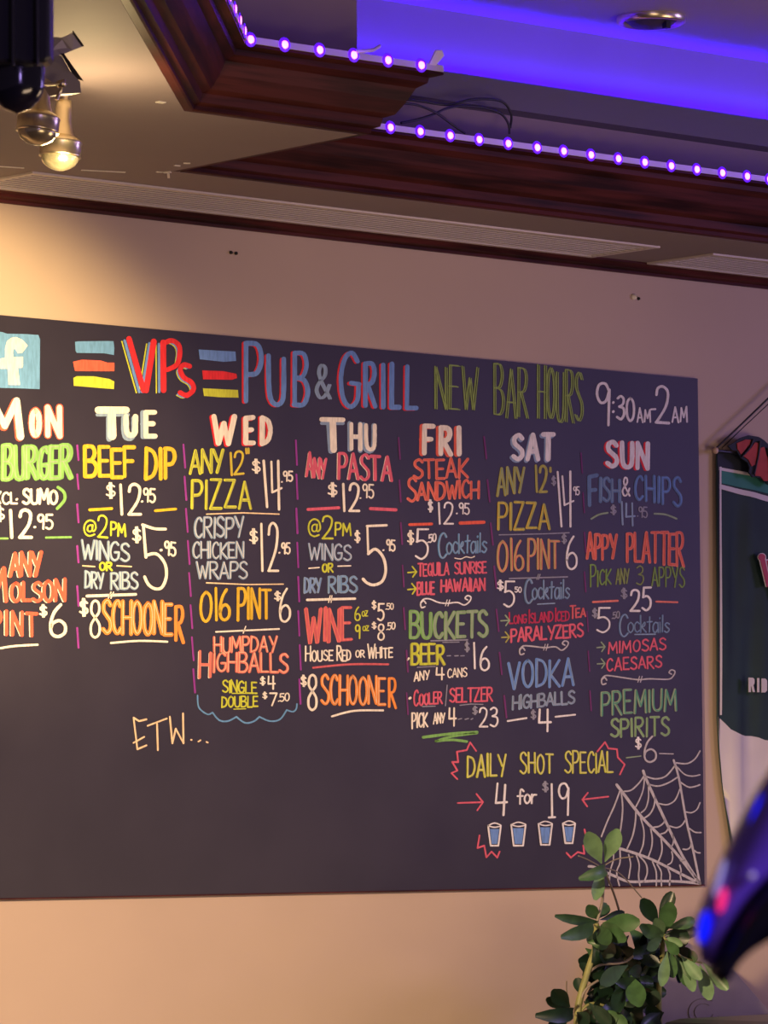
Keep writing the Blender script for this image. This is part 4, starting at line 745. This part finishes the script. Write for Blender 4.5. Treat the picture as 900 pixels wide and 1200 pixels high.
# top rosette
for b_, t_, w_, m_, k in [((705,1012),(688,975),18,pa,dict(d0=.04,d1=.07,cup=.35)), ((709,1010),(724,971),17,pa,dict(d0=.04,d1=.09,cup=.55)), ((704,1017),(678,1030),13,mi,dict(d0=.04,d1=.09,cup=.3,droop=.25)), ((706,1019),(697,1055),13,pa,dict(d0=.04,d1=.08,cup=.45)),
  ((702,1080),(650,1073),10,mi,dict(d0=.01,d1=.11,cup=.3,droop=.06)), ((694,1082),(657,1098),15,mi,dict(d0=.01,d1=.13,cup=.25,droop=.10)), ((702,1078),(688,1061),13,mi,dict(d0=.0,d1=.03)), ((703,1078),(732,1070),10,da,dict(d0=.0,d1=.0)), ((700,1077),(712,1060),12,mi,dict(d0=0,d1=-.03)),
  ((706,1082),(750,1080),19,mi,dict(d0=.01,d1=.10,cup=.2,droop=.08)), ((704,1084),(734,1102),18,mi,dict(d0=.01,d1=.13,droop=.10)), ((700,1084),(714,1107),16,mi,dict(d0=.01,d1=.14,cup=.2)), ((697,1086),(690,1106),9,M['grey_shape'] if 0 else da,dict(d0=.0,d1=.0)),
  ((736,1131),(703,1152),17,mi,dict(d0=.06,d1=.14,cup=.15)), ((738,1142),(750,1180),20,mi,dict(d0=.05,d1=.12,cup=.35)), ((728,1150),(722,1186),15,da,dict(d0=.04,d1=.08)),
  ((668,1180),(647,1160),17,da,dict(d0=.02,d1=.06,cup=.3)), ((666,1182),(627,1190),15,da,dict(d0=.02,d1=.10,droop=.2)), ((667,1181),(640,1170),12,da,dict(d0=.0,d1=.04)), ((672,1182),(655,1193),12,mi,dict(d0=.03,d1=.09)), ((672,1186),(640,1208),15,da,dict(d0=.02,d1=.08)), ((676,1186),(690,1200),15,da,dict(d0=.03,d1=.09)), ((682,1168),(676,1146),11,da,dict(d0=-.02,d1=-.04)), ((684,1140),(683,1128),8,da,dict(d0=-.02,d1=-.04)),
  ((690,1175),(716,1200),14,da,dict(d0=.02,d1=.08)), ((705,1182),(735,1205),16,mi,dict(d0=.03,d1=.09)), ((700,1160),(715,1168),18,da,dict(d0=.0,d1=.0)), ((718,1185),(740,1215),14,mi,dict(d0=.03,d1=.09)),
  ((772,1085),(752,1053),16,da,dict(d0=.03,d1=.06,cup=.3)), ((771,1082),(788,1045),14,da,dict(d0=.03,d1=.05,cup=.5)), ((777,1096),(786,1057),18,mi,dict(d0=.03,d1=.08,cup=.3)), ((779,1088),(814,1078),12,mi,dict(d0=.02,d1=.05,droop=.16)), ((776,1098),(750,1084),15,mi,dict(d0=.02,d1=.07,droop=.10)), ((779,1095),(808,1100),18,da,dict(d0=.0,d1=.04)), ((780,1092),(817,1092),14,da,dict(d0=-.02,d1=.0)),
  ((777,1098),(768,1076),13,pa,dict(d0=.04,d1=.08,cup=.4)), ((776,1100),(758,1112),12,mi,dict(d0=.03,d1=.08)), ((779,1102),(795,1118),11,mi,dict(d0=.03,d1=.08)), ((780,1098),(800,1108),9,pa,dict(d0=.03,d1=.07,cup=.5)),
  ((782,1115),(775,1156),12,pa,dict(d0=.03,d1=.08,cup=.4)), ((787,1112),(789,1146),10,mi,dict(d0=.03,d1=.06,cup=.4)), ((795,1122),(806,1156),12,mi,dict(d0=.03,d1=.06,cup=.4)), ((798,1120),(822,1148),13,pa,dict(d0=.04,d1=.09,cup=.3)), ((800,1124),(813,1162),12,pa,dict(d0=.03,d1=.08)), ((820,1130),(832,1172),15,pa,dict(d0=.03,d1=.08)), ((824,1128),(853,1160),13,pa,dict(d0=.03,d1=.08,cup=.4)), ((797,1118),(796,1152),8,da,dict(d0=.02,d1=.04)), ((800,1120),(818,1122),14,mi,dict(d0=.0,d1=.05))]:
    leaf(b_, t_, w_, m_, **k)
stemline([(777,1098,0),(790,1112,.02),(800,1122,.03),(822,1128,.03)], .003, M['stem'])
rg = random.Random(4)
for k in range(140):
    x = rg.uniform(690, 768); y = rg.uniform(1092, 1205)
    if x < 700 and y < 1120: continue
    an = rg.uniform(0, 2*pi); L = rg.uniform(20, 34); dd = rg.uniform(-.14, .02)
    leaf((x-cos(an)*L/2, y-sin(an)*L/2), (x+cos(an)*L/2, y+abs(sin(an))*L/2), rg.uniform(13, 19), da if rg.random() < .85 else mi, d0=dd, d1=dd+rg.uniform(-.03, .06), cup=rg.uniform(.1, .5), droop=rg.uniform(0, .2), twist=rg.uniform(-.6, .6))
for k in range(14):
    x = rg.uniform(765, 812); y = rg.uniform(1085, 1125); an = rg.uniform(.2, 2.9); L = rg.uniform(18, 28); dd = rg.uniform(-.10, .0)
    leaf((x, y), (x+cos(an)*L, y+sin(an)*L), rg.uniform(11, 15), da, d0=dd, d1=dd+.03, cup=.3, twist=rg.uniform(-.5, .5))
# the pot stands on the floor below the frame
MB().lathe((xp.x+.06, YP, 0), (0, 0, 1), [(0, .0), (0, .12), (.02, .13), (.30, .17), (.32, .18), (.32, .165), (.29, .16), (.28, 0)], 32).build('pot', M['grey_shape'], PL)
b0 = PY(676, 1240, YP); b1 = PY(775, 1240, YP+.05)
MB().tube([(xp.x+.03, YP, .27), (b0.x+.02, YP, .8), b0], .012, 8, .0085).build('stem', M['stem'], PL)
MB().tube([(xp.x+.09, YP, .27), (b1.x-.02, YP+.03, .8), b1], .011, 8, .007).build('stem', M['stem'], PL)
# ------------------------------------------------------------------ glossy party light close to the camera
D2 = 1.62
PLT = empty('party_light', PD(900, 1130, D2), 'out-of-focus glossy violet and black party light with glowing blue and red spots, lower right corner', 'party light')
def shell(A, B, th, name, m, d=D2, ns=14):
    """rounded body between two picture-plane curves, th thick, bulging to both sides"""
    A = smooth2(A, 4); B = smooth2(B, 4); n = min(len(A), len(B)); A = [A[int(i*(len(A)-1)/(n-1))] for i in range(n)]; B = [B[int(i*(len(B)-1)/(n-1))] for i in range(n)]
    vs = []
    for i in range(n):
        pa_ = PD(*A[i], d); pb_ = PD(*B[i], d); mid = (pa_+pb_)/2; h = (pb_-pa_)/2; e = min(1, (n-1-i)/3*.6+.4)
        for k in range(ns):
            t = 2*pi*k/ns; c = abs(cos(t))**.7*(1 if cos(t) > 0 else -1); s_ = abs(sin(t))**.7*(1 if sin(t) > 0 else -1)
            vs.append(mid-h*c+FW*(-s_*th*e))
    fs = [(i*ns+k, i*ns+(k+1) % ns, (i+1)*ns+(k+1) % ns, (i+1)*ns+k) for i in range(n-1) for k in range(ns)]
    mb = MB(); mb.add(vs, fs, True); mb.add(vs[:ns], [tuple(range(ns))]); mb.add(vs[-ns:], [tuple(range(ns))]); return mb.build(name, m, PLT)
shell([(1010,780),(940,850),(900,905),(870,958),(843,1015),(823,1060),(814,1095),(816,1122)], [(1060,900),(1000,950),(930,1000),(897,1033),(870,1062),(852,1095),(842,1118),(832,1133)], .020, 'casing', M['violet_shell'])
shell([(1060,900),(1000,950),(930,1000),(899,1035),(872,1066),(852,1100),(838,1125),(829,1141)], [(1090,1010),(1000,1050),(930,1088),(900,1102),(882,1112),(866,1126),(856,1142),(846,1153)], .016, 'rim', M['black'], D2-.01)
def lens(P0_, P1_, w, m, label, d=D2-.0195):  # small emissive ellipsoids set on the casing
    a, b = PD(*P0_, d), PD(*P1_, d); ax = b-a; L = ax.length; n = 10; r = w*d/FPX/2
    mb = MB().lathe(a-ax*.0, ax, [(L*k/n, r*math.sqrt(max(0, 1-(2*k/n-1)**2))) for k in range(n+1)], 16); o = mb.build('lens', m, PLT); o['label'] = label
lens((828,1066), (821,1106), 12, M['blue_spot'], 'glowing blue spot'); lens((849,1040), (843,1070), 10, M['red_spot'], 'glowing red spot', D2-.021); lens((850,1006), (836,1052), 7, M['white_spot'], 'pale violet glowing spot', D2-.017); lens((883,1022), (880,1030), 7, M['amber_spot'], 'small pale spot', D2-.021)
lens((893,928), (874,978), 3, M['blue_spot'], 'thin glowing blue line', D2-.014)
# its stand, outside the picture
s0 = PD(985, 1010, D2)
MB().tube([s0, (s0.x, s0.y, .03)], .012, 12).build('stand_pole', M['black'], PLT)
MB().lathe((s0.x, s0.y, 0), (0, 0, 1), [(0, 0), (0, .16), (.012, .16), (.03, .03), (.03, 0)], 32).build('stand_base', M['black'], PLT)
